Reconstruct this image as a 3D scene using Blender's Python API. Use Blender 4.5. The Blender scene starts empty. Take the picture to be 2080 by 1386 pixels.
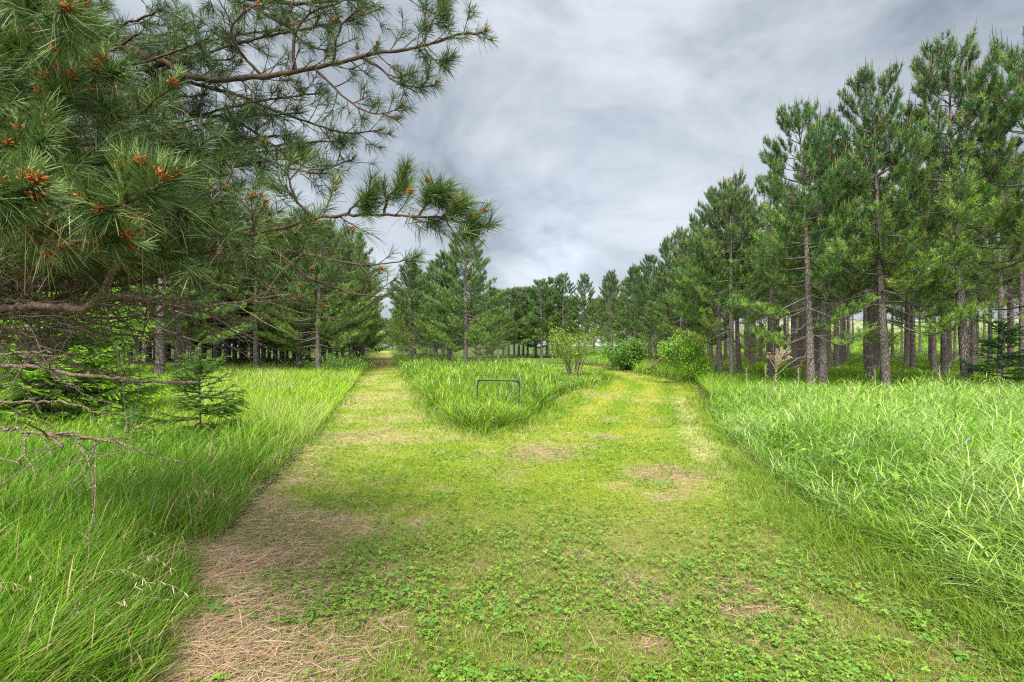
import bpy, math
import numpy as np

# ------------------------------------------------------------------ camera, sky, sun, exposure
scene = bpy.context.scene
RAD = math.radians
F = 1040.0                      # focal length in pixels of the 2080 px wide photograph (18 mm on 36 mm)
EYE = 1.6
PITCH = math.atan(7.0 / 1040.0)

cam_d = bpy.data.cameras.new("camera")
cam_d.lens = 18.0
cam_d.sensor_width = 36.0
cam_d.clip_start = 0.05
cam_d.clip_end = 3000.0
cam = bpy.data.objects.new("camera", cam_d)
cam.location = (0, 0, EYE)
cam.rotation_euler = (math.pi / 2 + PITCH, 0, 0)
scene.collection.objects.link(cam)
scene.camera = cam

SUN_EL, SUN_AZ = RAD(52), RAD(190)      # azimuth clockwise from +Y (the view direction)
SUN_STRENGTH = 2.1
EXPOSURE = 1.85
sd = (math.sin(SUN_AZ) * math.cos(SUN_EL), math.cos(SUN_AZ) * math.cos(SUN_EL), math.sin(SUN_EL))
sun_d = bpy.data.lights.new("sun", 'SUN')
sun_d.energy = SUN_STRENGTH
sun_d.angle = RAD(22)
sun_d.color = (1.0, 0.94, 0.82)
sun = bpy.data.objects.new("sun", sun_d)
from mathutils import Vector
sun.rotation_euler = Vector(sd).to_track_quat('Z', 'Y').to_euler()
sun.location = (0, 0, 30)
scene.collection.objects.link(sun)

vs = scene.view_settings
vs.view_transform = 'Standard'
vs.look = 'None'
vs.exposure = EXPOSURE
vs.gamma = 1.0
vs.use_curve_mapping = False
cy = scene.cycles
cy.max_bounces = 6
cy.diffuse_bounces = 4
cy.glossy_bounces = 2
cy.transmission_bounces = 4
cy.transparent_max_bounces = 8
cy.use_denoising = False
cy.pixel_filter_type = 'BLACKMAN_HARRIS'
cy.filter_width = 1.2
cy.use_adaptive_sampling = True
cy.adaptive_threshold = 0.01


def node(nt, kind, **kw):
    n = nt.nodes.new(kind)
    for k, v in kw.items():
        if k.startswith('in_'):
            n.inputs[k[3:].replace('_', ' ')].default_value = v
        else:
            setattr(n, k, v)
    return n


def math_node(nt, op, a, b=None, c=None, clamp=False):
    n = nt.nodes.new('ShaderNodeMath')
    n.operation = op
    n.use_clamp = clamp
    for i, v in enumerate((a, b, c)):
        if v is None:
            continue
        if isinstance(v, (int, float)):
            n.inputs[i].default_value = v
        else:
            nt.links.new(v, n.inputs[i])
    return n.outputs[0]


def mix_col(nt, fac, a, b, blend='MIX'):
    n = nt.nodes.new('ShaderNodeMix')
    n.data_type = 'RGBA'
    n.blend_type = blend
    n.clamp_factor = True
    for idx, v in ((0, fac), (6, a), (7, b)):
        if isinstance(v, (int, float)):
            n.inputs[idx].default_value = v
        elif isinstance(v, (tuple, list)):
            n.inputs[idx].default_value = (*v[:3], 1.0)
        else:
            nt.links.new(v, n.inputs[idx])
    return n.outputs[2]


def ramp(nt, fac, stops):
    n = nt.nodes.new('ShaderNodeValToRGB')
    cr = n.color_ramp
    while len(cr.elements) < len(stops):
        cr.elements.new(0.5)
    for e, (p, c) in zip(cr.elements, stops):
        e.position = p
        e.color = (*c, 1.0) if len(c) == 3 else c
    nt.links.new(fac, n.inputs[0])
    return n.outputs[0]


def build_world():
    w = bpy.data.worlds.new("World")
    scene.world = w
    w.use_nodes = True
    nt = w.node_tree
    nt.nodes.clear()
    out = nt.nodes.new('ShaderNodeOutputWorld')
    bg = nt.nodes.new('ShaderNodeBackground')
    bg.inputs['Strength'].default_value = 0.1
    nt.links.new(bg.outputs[0], out.inputs[0])
    sky = nt.nodes.new('ShaderNodeTexSky')
    sky.sky_type = 'NISHITA'
    sky.sun_disc = False
    sky.sun_elevation = SUN_EL
    sky.sun_rotation = SUN_AZ
    tc = nt.nodes.new('ShaderNodeTexCoord')
    d = tc.outputs['Generated']
    sep = nt.nodes.new('ShaderNodeSeparateXYZ')
    nt.links.new(d, sep.inputs[0])
    x, y, z = sep.outputs
    zc = math_node(nt, 'MAXIMUM', z, 0.0)
    den = math_node(nt, 'ADD', zc, 0.75)
    u = math_node(nt, 'DIVIDE', x, den)
    v = math_node(nt, 'DIVIDE', y, den)
    comb = nt.nodes.new('ShaderNodeCombineXYZ')
    nt.links.new(u, comb.inputs[0])
    nt.links.new(v, comb.inputs[1])
    comb.inputs[2].default_value = 3.7
    n1 = nt.nodes.new('ShaderNodeTexNoise')
    n1.inputs['Scale'].default_value = 2.6
    n1.inputs['Detail'].default_value = 5.0
    n1.inputs['Roughness'].default_value = 0.6
    n1.inputs['Distortion'].default_value = 0.35
    mpv = nt.nodes.new('ShaderNodeMapping')
    mpv.inputs['Scale'].default_value = (1.0, 1.0, 1.9)
    mpv.inputs['Location'].default_value = (0.35, 0.1, 0.2)
    nt.links.new(d, mpv.inputs[0])
    nt.links.new(mpv.outputs[0], n1.inputs['Vector'])
    cloud = ramp(nt, n1.outputs['Fac'], [(0.34, (0.98, 1.10, 1.24)), (0.44, (1.38, 1.52, 1.70)), (0.54, (1.74, 1.88, 2.06)), (0.66, (2.18, 2.28, 2.42))])

    def lobe(px, py, power, amount):
        dv = Vector(((px - 1040) / F, 1.0, (700 - py) / F)).normalized()
        dot = nt.nodes.new('ShaderNodeVectorMath')
        dot.operation = 'DOT_PRODUCT'
        nt.links.new(d, dot.inputs[0])
        dot.inputs[1].default_value = dv
        p = math_node(nt, 'POWER', math_node(nt, 'MAXIMUM', dot.outputs['Value'], 0.0), power)
        return math_node(nt, 'MULTIPLY', p, amount)

    gain = math_node(nt, 'ADD', 1.0, lobe(1135, 512, 420, 0.42))
    gain = math_node(nt, 'ADD', gain, lobe(1150, 580, 30, 0.20))
    gain = math_node(nt, 'ADD', gain, lobe(985, 515, 260, -0.22))
    gain = math_node(nt, 'ADD', gain, lobe(1225, 520, 300, -0.2))
    gain = math_node(nt, 'ADD', gain, lobe(880, 300, 40, -0.15))
    gain = math_node(nt, 'ADD', gain, lobe(1900, 120, 18, -0.12))
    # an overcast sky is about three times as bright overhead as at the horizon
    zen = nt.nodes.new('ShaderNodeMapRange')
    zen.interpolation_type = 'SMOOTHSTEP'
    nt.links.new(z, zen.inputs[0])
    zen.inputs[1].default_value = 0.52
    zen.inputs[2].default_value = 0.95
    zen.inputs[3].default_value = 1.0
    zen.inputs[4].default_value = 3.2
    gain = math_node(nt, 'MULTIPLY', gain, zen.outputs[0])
    # extra sky brightness behind the viewer, added to light trees and grass frontally
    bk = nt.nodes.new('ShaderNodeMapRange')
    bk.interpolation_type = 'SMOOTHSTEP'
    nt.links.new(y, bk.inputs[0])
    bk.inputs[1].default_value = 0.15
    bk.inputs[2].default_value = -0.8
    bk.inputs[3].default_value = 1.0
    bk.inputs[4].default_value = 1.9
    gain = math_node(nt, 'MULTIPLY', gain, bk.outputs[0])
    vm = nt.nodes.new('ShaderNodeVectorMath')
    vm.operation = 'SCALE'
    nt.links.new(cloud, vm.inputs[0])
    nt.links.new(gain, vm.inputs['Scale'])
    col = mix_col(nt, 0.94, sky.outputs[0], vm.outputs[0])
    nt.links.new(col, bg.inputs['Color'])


build_world()

# ------------------------------------------------------------------ numeric helpers
rng = np.random.default_rng(7)
CP, SP = math.cos(PITCH), math.sin(PITCH)


def unproject(px, py, depth):
    """A point of the place, DEPTH metres in front of the lens, that shows at pixel px, py of the photograph."""
    x = (px - 1040.0) / F
    v = (693.0 - py) / F
    return np.array([x * depth, (CP - v * SP) * depth, EYE + (SP + v * CP) * depth])


def project(P):
    P = np.atleast_2d(P)
    dz = P[:, 2] - EYE
    f = P[:, 1] * CP + dz * SP
    v = -P[:, 1] * SP + dz * CP
    f = np.where(f < 0.05, 0.05, f)
    return np.stack([1040 + F * P[:, 0] / f, 693 - F * v / f, f], 1)


def on_ground(px, py):
    Y = EYE * F / (py - 700.0)
    return ((px - 1040.0) / F * Y, Y)


_lat = np.random.default_rng(11).random((8, 256, 256))


def vnoise(x, y, s=0):
    x = np.asarray(x, float); y = np.asarray(y, float)
    xi = np.floor(x).astype(int); yi = np.floor(y).astype(int)
    fx = x - xi; fy = y - yi
    fx = fx * fx * (3 - 2 * fx); fy = fy * fy * (3 - 2 * fy)
    L = _lat[s % 8]
    a = L[xi & 255, yi & 255]; b = L[(xi + 1) & 255, yi & 255]
    c = L[xi & 255, (yi + 1) & 255]; d = L[(xi + 1) & 255, (yi + 1) & 255]
    return (a * (1 - fx) + b * fx) * (1 - fy) + (c * (1 - fx) + d * fx) * fy


def fbm(x, y, s=0, octaves=4):
    t = 0; a = 0.5; n = 0
    for i in range(octaves):
        t = t + a * vnoise(np.asarray(x) * 2 ** i + 17.3 * i, np.asarray(y) * 2 ** i - 9.1 * i, s + i)
        n += a; a *= 0.5
    return t / n


def sstep(a, b, x):
    t = np.clip((np.asarray(x, float) - a) / (b - a), 0, 1)
    return t * t * (3 - 2 * t)


def ground_z(x, y):
    x = np.asarray(x, float); y = np.asarray(y, float)
    z = 0.05 * (fbm(x * 0.25, y * 0.25, 2, 3) - 0.5) * sstep(1, 6, np.hypot(x, y))
    z = z + 0.35 * sstep(6.5, 11, x - 0.0 * y) * sstep(12, 18, y)
    z = z + 7.0 * sstep(40, 150, y + 0.25 * x) * sstep(6, 42, x) * sstep(0.26, 0.5, x / np.maximum(y, 1.0))
    return z


def in_poly(x, y, poly):
    inside = np.zeros(np.shape(x), bool)
    n = len(poly)
    for i in range(n):
        x0, y0 = poly[i]; x1, y1 = poly[(i + 1) % n]
        if y0 == y1:
            continue
        c = ((y0 > y) != (y1 > y)) & (x < (x1 - x0) * (y - y0) / (y1 - y0) + x0)
        inside ^= c
    return inside


def dist_line(x, y, pts):
    """distance to a polyline"""
    best = np.full(np.shape(x), 1e9)
    for (x0, y0), (x1, y1) in zip(pts[:-1], pts[1:]):
        dx, dy = x1 - x0, y1 - y0
        t = np.clip(((x - x0) * dx + (y - y0) * dy) / (dx * dx + dy * dy), 0, 1)
        best = np.minimum(best, np.hypot(x - x0 - t * dx, y - y0 - t * dy))
    return best


def unit(a):
    n = np.linalg.norm(a, axis=-1, keepdims=True)
    return a / np.maximum(n, 1e-9)


# ------------------------------------------------------------------ mesh helpers
class Geo:
    """Collects vertices, faces and one colour per vertex, then becomes ONE mesh object."""
    def __init__(self):
        self.v = []; self.q = []; self.t = []; self.c = []; self.qm = []; self.tm = []; self.n = 0

    def add(self, v, q=None, t=None, c=(1, 1, 1), m=0):
        v = np.asarray(v, float).reshape(-1, 3)
        if q is not None and len(q):
            self.q.append(np.asarray(q, np.int64) + self.n); self.qm.append(np.full(len(q), m))
        if t is not None and len(t):
            self.t.append(np.asarray(t, np.int64) + self.n); self.tm.append(np.full(len(t), m))
        c = np.asarray(c, float)
        if c.ndim == 1:
            c = np.tile(c, (len(v), 1))
        self.v.append(v); self.c.append(c); self.n += len(v)

    def ribbons(self, pts, side, w, col, m=0):
        """pts (N,S,3), side (N,3), w (N,S), col (N,3)"""
        N, S, _ = pts.shape
        a = pts - side[:, None, :] * w[:, :, None] * 0.5
        b = pts + side[:, None, :] * w[:, :, None] * 0.5
        v = np.stack([a, b], 2).reshape(N * S * 2, 3)
        base = (np.arange(N) * S * 2)[:, None, None]
        k = (np.arange(S - 1) * 2)[None, :, None]
        q = (base + k + np.array([0, 1, 3, 2])[None, None, :]).reshape(-1, 4)
        self.add(v, q=q, c=np.repeat(col, S * 2, axis=0), m=m)

    def tube(self, pts, r, sides=6, col=(1, 1, 1), cap=True, m=0):
        pts = np.asarray(pts, float); K = len(pts)
        r = np.broadcast_to(np.asarray(r, float), (K,))
        tan = np.gradient(pts, axis=0); tan = unit(tan)
        ref = np.array([0, 0, 1.0]) if abs(tan[0, 2]) < 0.9 else np.array([1.0, 0, 0])
        s = unit(np.cross(tan, ref)); u = np.cross(s, tan)
        ang = np.linspace(0, 2 * np.pi, sides, endpoint=False)
        ring = pts[:, None, :] + r[:, None, None] * (np.cos(ang)[None, :, None] * s[:, None, :] + np.sin(ang)[None, :, None] * u[:, None, :])
        i = np.arange(K - 1)[:, None] * sides; j = np.arange(sides)[None, :]; j2 = (j + 1) % sides
        q = np.stack([i + j, i + j2, i + sides + j2, i + sides + j], -1).reshape(-1, 4)
        v = ring.reshape(-1, 3)
        t = None
        if cap:
            v = np.vstack([v, pts[-1:] + tan[-1:] * r[-1] * 0.6])
            e = (K - 1) * sides
            t = [[e + a, e + (a + 1) % sides, K * sides] for a in range(sides)]
        self.add(v, q=q, t=t, c=col, m=m)

    def mesh(self, name, mats, smooth=False):
        me = bpy.data.meshes.new(name)
        v = np.vstack(self.v) if self.v else np.zeros((0, 3))
        q = np.vstack(self.q) if self.q else np.zeros((0, 4), np.int64)
        t = np.vstack(self.t) if self.t else np.zeros((0, 3), np.int64)
        nl = len(q) * 4 + len(t) * 3
        me.vertices.add(len(v)); me.loops.add(nl); me.polygons.add(len(q) + len(t))
        me.vertices.foreach_set("co", v.astype(np.float32).ravel())
        me.loops.foreach_set("vertex_index", np.concatenate([q.ravel(), t.ravel()]).astype(np.int32))
        st = np.concatenate([np.arange(len(q)) * 4, len(q) * 4 + np.arange(len(t)) * 3]).astype(np.int32)
        me.polygons.foreach_set("loop_start", st)
        mm = self.qm + self.tm
        if mm:
            me.polygons.foreach_set("material_index", np.concatenate(mm).astype(np.int32))
        me.polygons.foreach_set("use_smooth", np.full(len(q) + len(t), smooth))
        ca = me.color_attributes.new("Col", 'FLOAT_COLOR', 'POINT')
        c = np.vstack(self.c) if self.c else np.zeros((0, 3))
        ca.data.foreach_set("color", np.hstack([c, np.ones((len(c), 1))]).astype(np.float32).ravel())
        for m in (mats if isinstance(mats, (list, tuple)) else [mats]):
            me.materials.append(m)
        me.update(calc_edges=True)
        return me

    def obj(self, name, mats, parent=None, smooth=False):
        return link(name, self.mesh(name, mats, smooth), parent)


def link(name, data, parent=None):
    o = bpy.data.objects.new(name, data)
    scene.collection.objects.link(o)
    if parent is not None:
        o.parent = parent
    return o


def tag(o, label=None, cat=None, group=None, kind=None):
    for k, v in (("label", label), ("category", cat), ("group", group), ("kind", kind)):
        if v:
            o[k] = v
    return o


def empty(name, loc=(0, 0, 0), rz=0.0):
    o = link(name, None)
    o.location = loc
    o.rotation_euler = (0, 0, rz)
    o.empty_display_size = 0.2
    return o


def spline(P, n):
    """Catmull-Rom through P, n samples"""
    P = np.asarray(P, float)
    Q = np.vstack([2 * P[0] - P[1], P, 2 * P[-1] - P[-2]])
    seg = np.linalg.norm(np.diff(P, axis=0), axis=1)
    cum = np.concatenate([[0], np.cumsum(seg)])
    s = np.linspace(0, cum[-1], n)
    k = np.clip(np.searchsorted(cum, s, side='right') - 1, 0, len(P) - 2)
    t = ((s - cum[k]) / np.maximum(seg[k], 1e-9))[:, None]
    p0, p1, p2, p3 = Q[k], Q[k + 1], Q[k + 2], Q[k + 3]
    return 0.5 * (2 * p1 + (p2 - p0) * t + (2 * p0 - 5 * p1 + 4 * p2 - p3) * t ** 2 + (3 * p1 - p0 - 3 * p2 + p3) * t ** 3)


# ------------------------------------------------------------------ materials
def leaf_material(name, trans=0.3, rough=0.5, spec=0.3, vary=0.0, tcol=1.0):
    m = bpy.data.materials.new(name)
    m.use_nodes = True
    nt = m.node_tree; nt.nodes.clear()
    out = nt.nodes.new('ShaderNodeOutputMaterial')
    at = node(nt, 'ShaderNodeVertexColor', layer_name="Col")
    col = at.outputs[0]
    if vary:
        oi = nt.nodes.new('ShaderNodeObjectInfo')
        hs = nt.nodes.new('ShaderNodeHueSaturation')
        nt.links.new(col, hs.inputs['Color'])
        nt.links.new(math_node(nt, 'MULTIPLY_ADD', oi.outputs['Random'], vary * 0.12, 0.5 - vary * 0.06), hs.inputs['Hue'])
        r2 = math_node(nt, 'FRACT', math_node(nt, 'MULTIPLY', oi.outputs['Random'], 7.31))
        nt.links.new(math_node(nt, 'MULTIPLY_ADD', r2, vary, 1.0 - vary * 0.5), hs.inputs['Value'])
        col = hs.outputs[0]
    p = nt.nodes.new('ShaderNodeBsdfPrincipled')
    nt.links.new(col, p.inputs['Base Color'])
    p.inputs['Roughness'].default_value = rough
    p.inputs['Specular IOR Level'].default_value = spec
    tr = nt.nodes.new('ShaderNodeBsdfTranslucent')
    tc = mix_col(nt, 1.0, col, (1.15 * tcol, 1.25 * tcol, 0.7 * tcol), 'MULTIPLY')
    nt.links.new(tc, tr.inputs['Color'])
    mx = nt.nodes.new('ShaderNodeMixShader')
    mx.inputs[0].default_value = trans
    nt.links.new(p.outputs[0], mx.inputs[1]); nt.links.new(tr.outputs[0], mx.inputs[2])
    nt.links.new(mx.outputs[0], out.inputs[0])
    return m


def bark_material(name, dark, light, scale=18.0, red=None, bump=0.6, stretch=0.35):
    m = bpy.data.materials.new(name)
    m.use_nodes = True
    nt = m.node_tree; nt.nodes.clear()
    out = nt.nodes.new('ShaderNodeOutputMaterial')
    p = nt.nodes.new('ShaderNodeBsdfPrincipled')
    tc = nt.nodes.new('ShaderNodeTexCoord')
    mp = nt.nodes.new('ShaderNodeMapping')
    mp.inputs['Scale'].default_value = (1, 1, stretch)
    nt.links.new(tc.outputs['Object'], mp.inputs[0])
    n1 = node(nt, 'ShaderNodeTexNoise', in_Scale=scale, in_Detail=6.0, in_Roughness=0.65)
    nt.links.new(mp.outputs[0], n1.inputs['Vector'])
    vo = node(nt, 'ShaderNodeTexVoronoi', in_Scale=scale * 1.3)
    vo.feature = 'DISTANCE_TO_EDGE'
    dst = nt.nodes.new('ShaderNodeVectorMath'); dst.operation = 'ADD'
    nt.links.new(mp.outputs[0], dst.inputs[0])
    sc = nt.nodes.new('ShaderNodeVectorMath'); sc.operation = 'SCALE'
    nt.links.new(n1.outputs['Color'], sc.inputs[0]); sc.inputs['Scale'].default_value = 0.05
    nt.links.new(sc.outputs[0], dst.inputs[1])
    nt.links.new(dst.outputs[0], vo.inputs['Vector'])
    crack = math_node(nt, 'MULTIPLY', vo.outputs['Distance'], 6.0, clamp=True)
    f = math_node(nt, 'MULTIPLY', crack, n1.outputs['Fac'])
    f = math_node(nt, 'MULTIPLY_ADD', f, 1.5, -0.1, clamp=True)
    col = mix_col(nt, f, dark, light)
    if red is not None:
        n2 = node(nt, 'ShaderNodeTexNoise', in_Scale=scale * 0.35, in_Detail=3.0)
        nt.links.new(tc.outputs['Object'], n2.inputs['Vector'])
        col = mix_col(nt, math_node(nt, 'MULTIPLY_ADD', n2.outputs['Fac'], 3.0, -1.3, clamp=True), col, red)
    at = node(nt, 'ShaderNodeVertexColor', layer_name="Col")
    col = mix_col(nt, 1.0, col, at.outputs[0], 'MULTIPLY')
    nt.links.new(col, p.inputs['Base Color'])
    p.inputs['Roughness'].default_value = 0.9
    p.inputs['Specular IOR Level'].default_value = 0.15
    b = nt.nodes.new('ShaderNodeBump')
    b.inputs['Strength'].default_value = bump
    b.inputs['Distance'].default_value = 0.02
    nt.links.new(f, b.inputs['Height'])
    nt.links.new(b.outputs[0], p.inputs['Normal'])
    nt.links.new(p.outputs[0], out.inputs[0])
    return m


def soil_material(name, s1, s2, bump):
    """Colour attribute broken up by fibre-like grain of dead grass and needles."""
    m = bpy.data.materials.new(name)
    m.use_nodes = True
    nt = m.node_tree; nt.nodes.clear()
    out = nt.nodes.new('ShaderNodeOutputMaterial')
    p = nt.nodes.new('ShaderNodeBsdfPrincipled')
    tc = nt.nodes.new('ShaderNodeTexCoord')
    at = node(nt, 'ShaderNodeVertexColor', layer_name="Col")
    n1 = node(nt, 'ShaderNodeTexNoise', in_Scale=s1, in_Detail=7.0, in_Roughness=0.75)
    nt.links.new(tc.outputs['Object'], n1.inputs['Vector'])
    n2 = node(nt, 'ShaderNodeTexNoise', in_Scale=s2, in_Detail=5.0, in_Roughness=0.7, in_Distortion=2.5)
    nt.links.new(tc.outputs['Object'], n2.inputs['Vector'])
    g = math_node(nt, 'ADD', math_node(nt, 'MULTIPLY', n1.outputs['Fac'], 0.55), math_node(nt, 'MULTIPLY', n2.outputs['Fac'], 0.45))
    lum = math_node(nt, 'MULTIPLY_ADD', g, 3.6, -0.8)
    lum = math_node(nt, 'MAXIMUM', lum, 0.25)
    vm = nt.nodes.new('ShaderNodeVectorMath'); vm.operation = 'SCALE'
    nt.links.new(at.outputs[0], vm.inputs[0]); nt.links.new(lum, vm.inputs['Scale'])
    nt.links.new(vm.outputs[0], p.inputs['Base Color'])
    p.inputs['Roughness'].default_value = 0.95
    p.inputs['Specular IOR Level'].default_value = 0.1
    b = nt.nodes.new('ShaderNodeBump')
    b.inputs['Strength'].default_value = bump; b.inputs['Distance'].default_value = 0.03
    nt.links.new(g, b.inputs['Height']); nt.links.new(b.outputs[0], p.inputs['Normal'])
    nt.links.new(p.outputs[0], out.inputs[0])
    return m


M_GRASS = leaf_material("grass_blades", trans=0.27, rough=0.55, spec=0.25)
M_GLOSSY = leaf_material("broad_grass_blades", trans=0.28, rough=0.42, spec=0.32)
M_CLOVER = leaf_material("clover_leaves", trans=0.25, rough=0.55, spec=0.3)
M_DRY = leaf_material("dry_straw_blades", trans=0.2, rough=0.7, spec=0.2)
M_NEEDLE = leaf_material("pine_needles", trans=0.22, rough=0.45, spec=0.35, vary=0.30)
M_NEAR_NEEDLE = leaf_material("long_pine_needles", trans=0.2, rough=0.42, spec=0.38)
M_SPRUCE = leaf_material("spruce_needles", trans=0.36, rough=0.5, spec=0.3)
M_LEAF = leaf_material("shrub_leaves", trans=0.35, rough=0.45, spec=0.35)
M_CONE = leaf_material("pollen_cones", trans=0.05, rough=0.7, spec=0.2)
M_BARK = bark_material("pine_bark", (0.075, 0.062, 0.056), (0.34, 0.29, 0.265), 16.0, bump=0.8)
M_TWIG = bark_material("branch_bark", (0.052, 0.038, 0.030), (0.175, 0.13, 0.10), 60.0, red=(0.15, 0.092, 0.062), bump=0.5, stretch=0.8)
M_DEAD = bark_material("dead_branch_bark", (0.060, 0.048, 0.036), (0.36, 0.30, 0.235), 45.0, red=(0.24, 0.15, 0.095), bump=0.5, stretch=0.7)
M_STEM = bark_material("shrub_stem_bark", (0.11, 0.09, 0.07), (0.36, 0.30, 0.23), 40.0, bump=0.3)
M_SOIL = soil_material("ground_litter", 9.0, 55.0, 0.5)
M_PATH = soil_material("mown_turf", 28.0, 90.0, 0.7)

# ------------------------------------------------------------------ outlines on the ground
LANE_LEFT = [(0.1, -6.0), (-0.9, -1.0)] + [on_ground(*p) for p in
             [(335, 1386), (425, 1130), (532, 1010), (592, 950), (627, 900), (661, 855), (701, 805), (726, 772), (743, 745)]] + [(-18.6, 66.0), (-34.5, 128.0)]
WEDGE_L = [(-30.5, 128.0), (-17.6, 75.0)] + [on_ground(*p) for p in [(806, 740), (826, 765), (851, 800), (880, 838), (930, 868), (985, 886)]]
WEDGE_R = [on_ground(*p) for p in [(985, 886), (1060, 863), (1112, 828), (1152, 798), (1218, 780), (1243, 771), (1238, 763), (1205, 755)]] + [(4.2, 33.5), (1.5, 36.5), (-4.0, 39.0)]
LANE_RIGHT_FAR = [(-4.0, 44.0), (2.0, 42.0), (5.4, 39.5), (6.3, 36.0)] + [on_ground(*p) for p in
             [(1244, 752), (1330, 766), (1407, 783), (1419, 801), (1441, 840), (1476, 890), (1531, 945), (1621, 1020), (1720, 1090), (1850, 1170), (2080, 1290)]] + [(2.9, -1.0), (2.2, -6.0)]
PATH_POLY = LANE_LEFT + WEDGE_L + WEDGE_R[1:] + LANE_RIGHT_FAR
WEDGE_POLY = WEDGE_L + WEDGE_R[1:] + [(-26, 128)]
LANE_A_MID = [(0.5, 2.0), (-1.6, 7.5), (-3.0, 13.0), (-6.3, 26.0), (-10.0, 41.0), (-18.1, 72.0), (-32.0, 128)]


def path_fields(x, y):
    """masks of the mown turf: straw, bare and litter share"""
    dl = dist_line(x, y, LANE_LEFT)
    n = fbm(x * 0.9 + 3, y * 0.9, 1, 4)
    n2 = fbm(x * 2.6, y * 2.6 + 5, 3, 3)
    la = dist_line(x, y, LANE_A_MID)
    laneA = 1 - sstep(0.9, 1.9, la)
    straw = sstep(0.47, 0.72, 0.6 * n + 0.4 * n2 + 0.10 * laneA * sstep(4, 8, y))
    # pine needle and straw band beside the tall grass on the left
    band = (1 - sstep(0.20, 1.10 + 1.3 * (n - 0.5), dl - 0.12 * (1 - sstep(3, 5, y)) + 1.1 * (n2 - 0.5))) * (1 - 0.5 * sstep(3.5, 6, y)) * (1 - sstep(6.0, 10, y)) * (0.55 + 0.45 * sstep(0.35, 0.6, n2))
    bare = sstep(0.60, 0.72, 0.5 * n + 0.5 * n2) * 0.8
    for bx, by, br in (((1095 - 1040) / F * 7.6, 7.6, 0.75), ((1345 - 1040) / F * 6.3, 6.3, 0.7), 
                       ((1500 - 1040) / F * 3.2, 3.2, 0.35), ((1290 - 1040) / F * 3.3, 3.3, 0.35)):
        d = np.hypot((x - bx), (y - by) * 0.8) / br
        bare = np.maximum(bare, (1 - sstep(0.3, 1.0, d + 0.9 * (n2 - 0.5))) * 0.75)
    return straw, band, bare, n, n2


GREEN = np.array([0.115, 0.205, 0.008]); YELLOW = np.array([0.258, 0.282, 0.026])
STRAW = np.array([0.40, 0.32, 0.16]); BROWN = np.array([0.27, 0.185, 0.115]); REDDISH = np.array([0.30, 0.19, 0.125])


def lerp(a, b, t):
    t = np.asarray(t)[..., None]
    return a * (1 - t) + b * t


def path_colour(x, y, green_bias=0.0):
    straw, band, bare, n, n2 = path_fields(x, y)
    lane_b = sstep(0.2, 1.2, x - 0.03 * y + 0.2) * sstep(7, 11, y)
    stripe = 0.5 + 0.5 * np.sin((x * 0.9 + 0.16 * (y - 8) ** 1.25 * np.sign(1)) * 5.0) if False else 0.5 + 0.5 * np.sin(dist_line(x, y, LANE_RIGHT_FAR) * 5.2)
    c = lerp(GREEN, YELLOW, np.clip(0.42 + 0.6 * (n - 0.3) + 0.85 * lane_b * (stripe - 0.45) * (0.5 + n2), 0, 1))
    c = lerp(c, STRAW, np.clip(straw * 0.48 - green_bias, 0, 1))
    c = lerp(c, BROWN, np.clip(bare - green_bias, 0, 1))
    c = lerp(c, REDDISH, np.clip(band - green_bias, 0, 1))
    dR = dist_line(x, y, LANE_RIGHT_FAR)
    strip = np.exp(-((dR - 0.5 - 0.4 * (n2 - 0.5)) / 0.22) ** 2) * sstep(4.5, 7, y) * (1 - sstep(15, 18, y)) * (x > 1)
    c = lerp(c, np.array([0.50, 0.44, 0.22]), np.clip(0.50 * strip * (0.4 + n) - 0.5 * green_bias, 0, 1))
    far = sstep(30, 42, y) * (1 - sstep(60, 75, y)) * (1 - sstep(1.5, 3, dist_line(x, y, LANE_A_MID)))
    c = lerp(c, np.array([0.24, 0.15, 0.08]), far * 0.8)
    return c


def ground_colour(x, y):
    n = fbm(x * 0.5, y * 0.5, 5, 4)
    c = lerp(np.array([0.045, 0.055, 0.014]), np.array([0.095, 0.078, 0.035]), sstep(0.35, 0.7, n))
    forest = np.maximum(sstep(15.5, 17.5, y) * sstep(7.5, 9, x), 0)
    needle = np.array([0.20, 0.105, 0.055])
    c = lerp(c, needle, forest * sstep(0.42, 0.6, fbm(x * 0.35 + 9, y * 0.35, 6, 3)) * (1 - sstep(34, 40, y)) * 0.95)
    left = (1 - sstep(-12, -7, x)) * sstep(24, 30, y)
    c = lerp(c, np.array([0.085, 0.12, 0.03]), left * 0.8)
    pit = (1 - sstep(0.5, 1.1, np.hypot((x + 6.9) / 2.6, (y - 9.3) / 1.5) + 0.5 * (n - 0.5)))
    c = lerp(c, np.array([0.34, 0.21, 0.10]), pit)
    field = sstep(42, 55, y) * sstep(0.36, 0.5, x / np.maximum(y, 1.0))
    c = lerp(c, np.array([0.075, 0.130, 0.022]), sstep(40, 52, y) * (1 - field))
    c = lerp(c, lerp(np.array([0.16, 0.26, 0.05]), np.array([0.28, 0.33, 0.16]), sstep(60, 110, y)), field)
    return c


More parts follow.
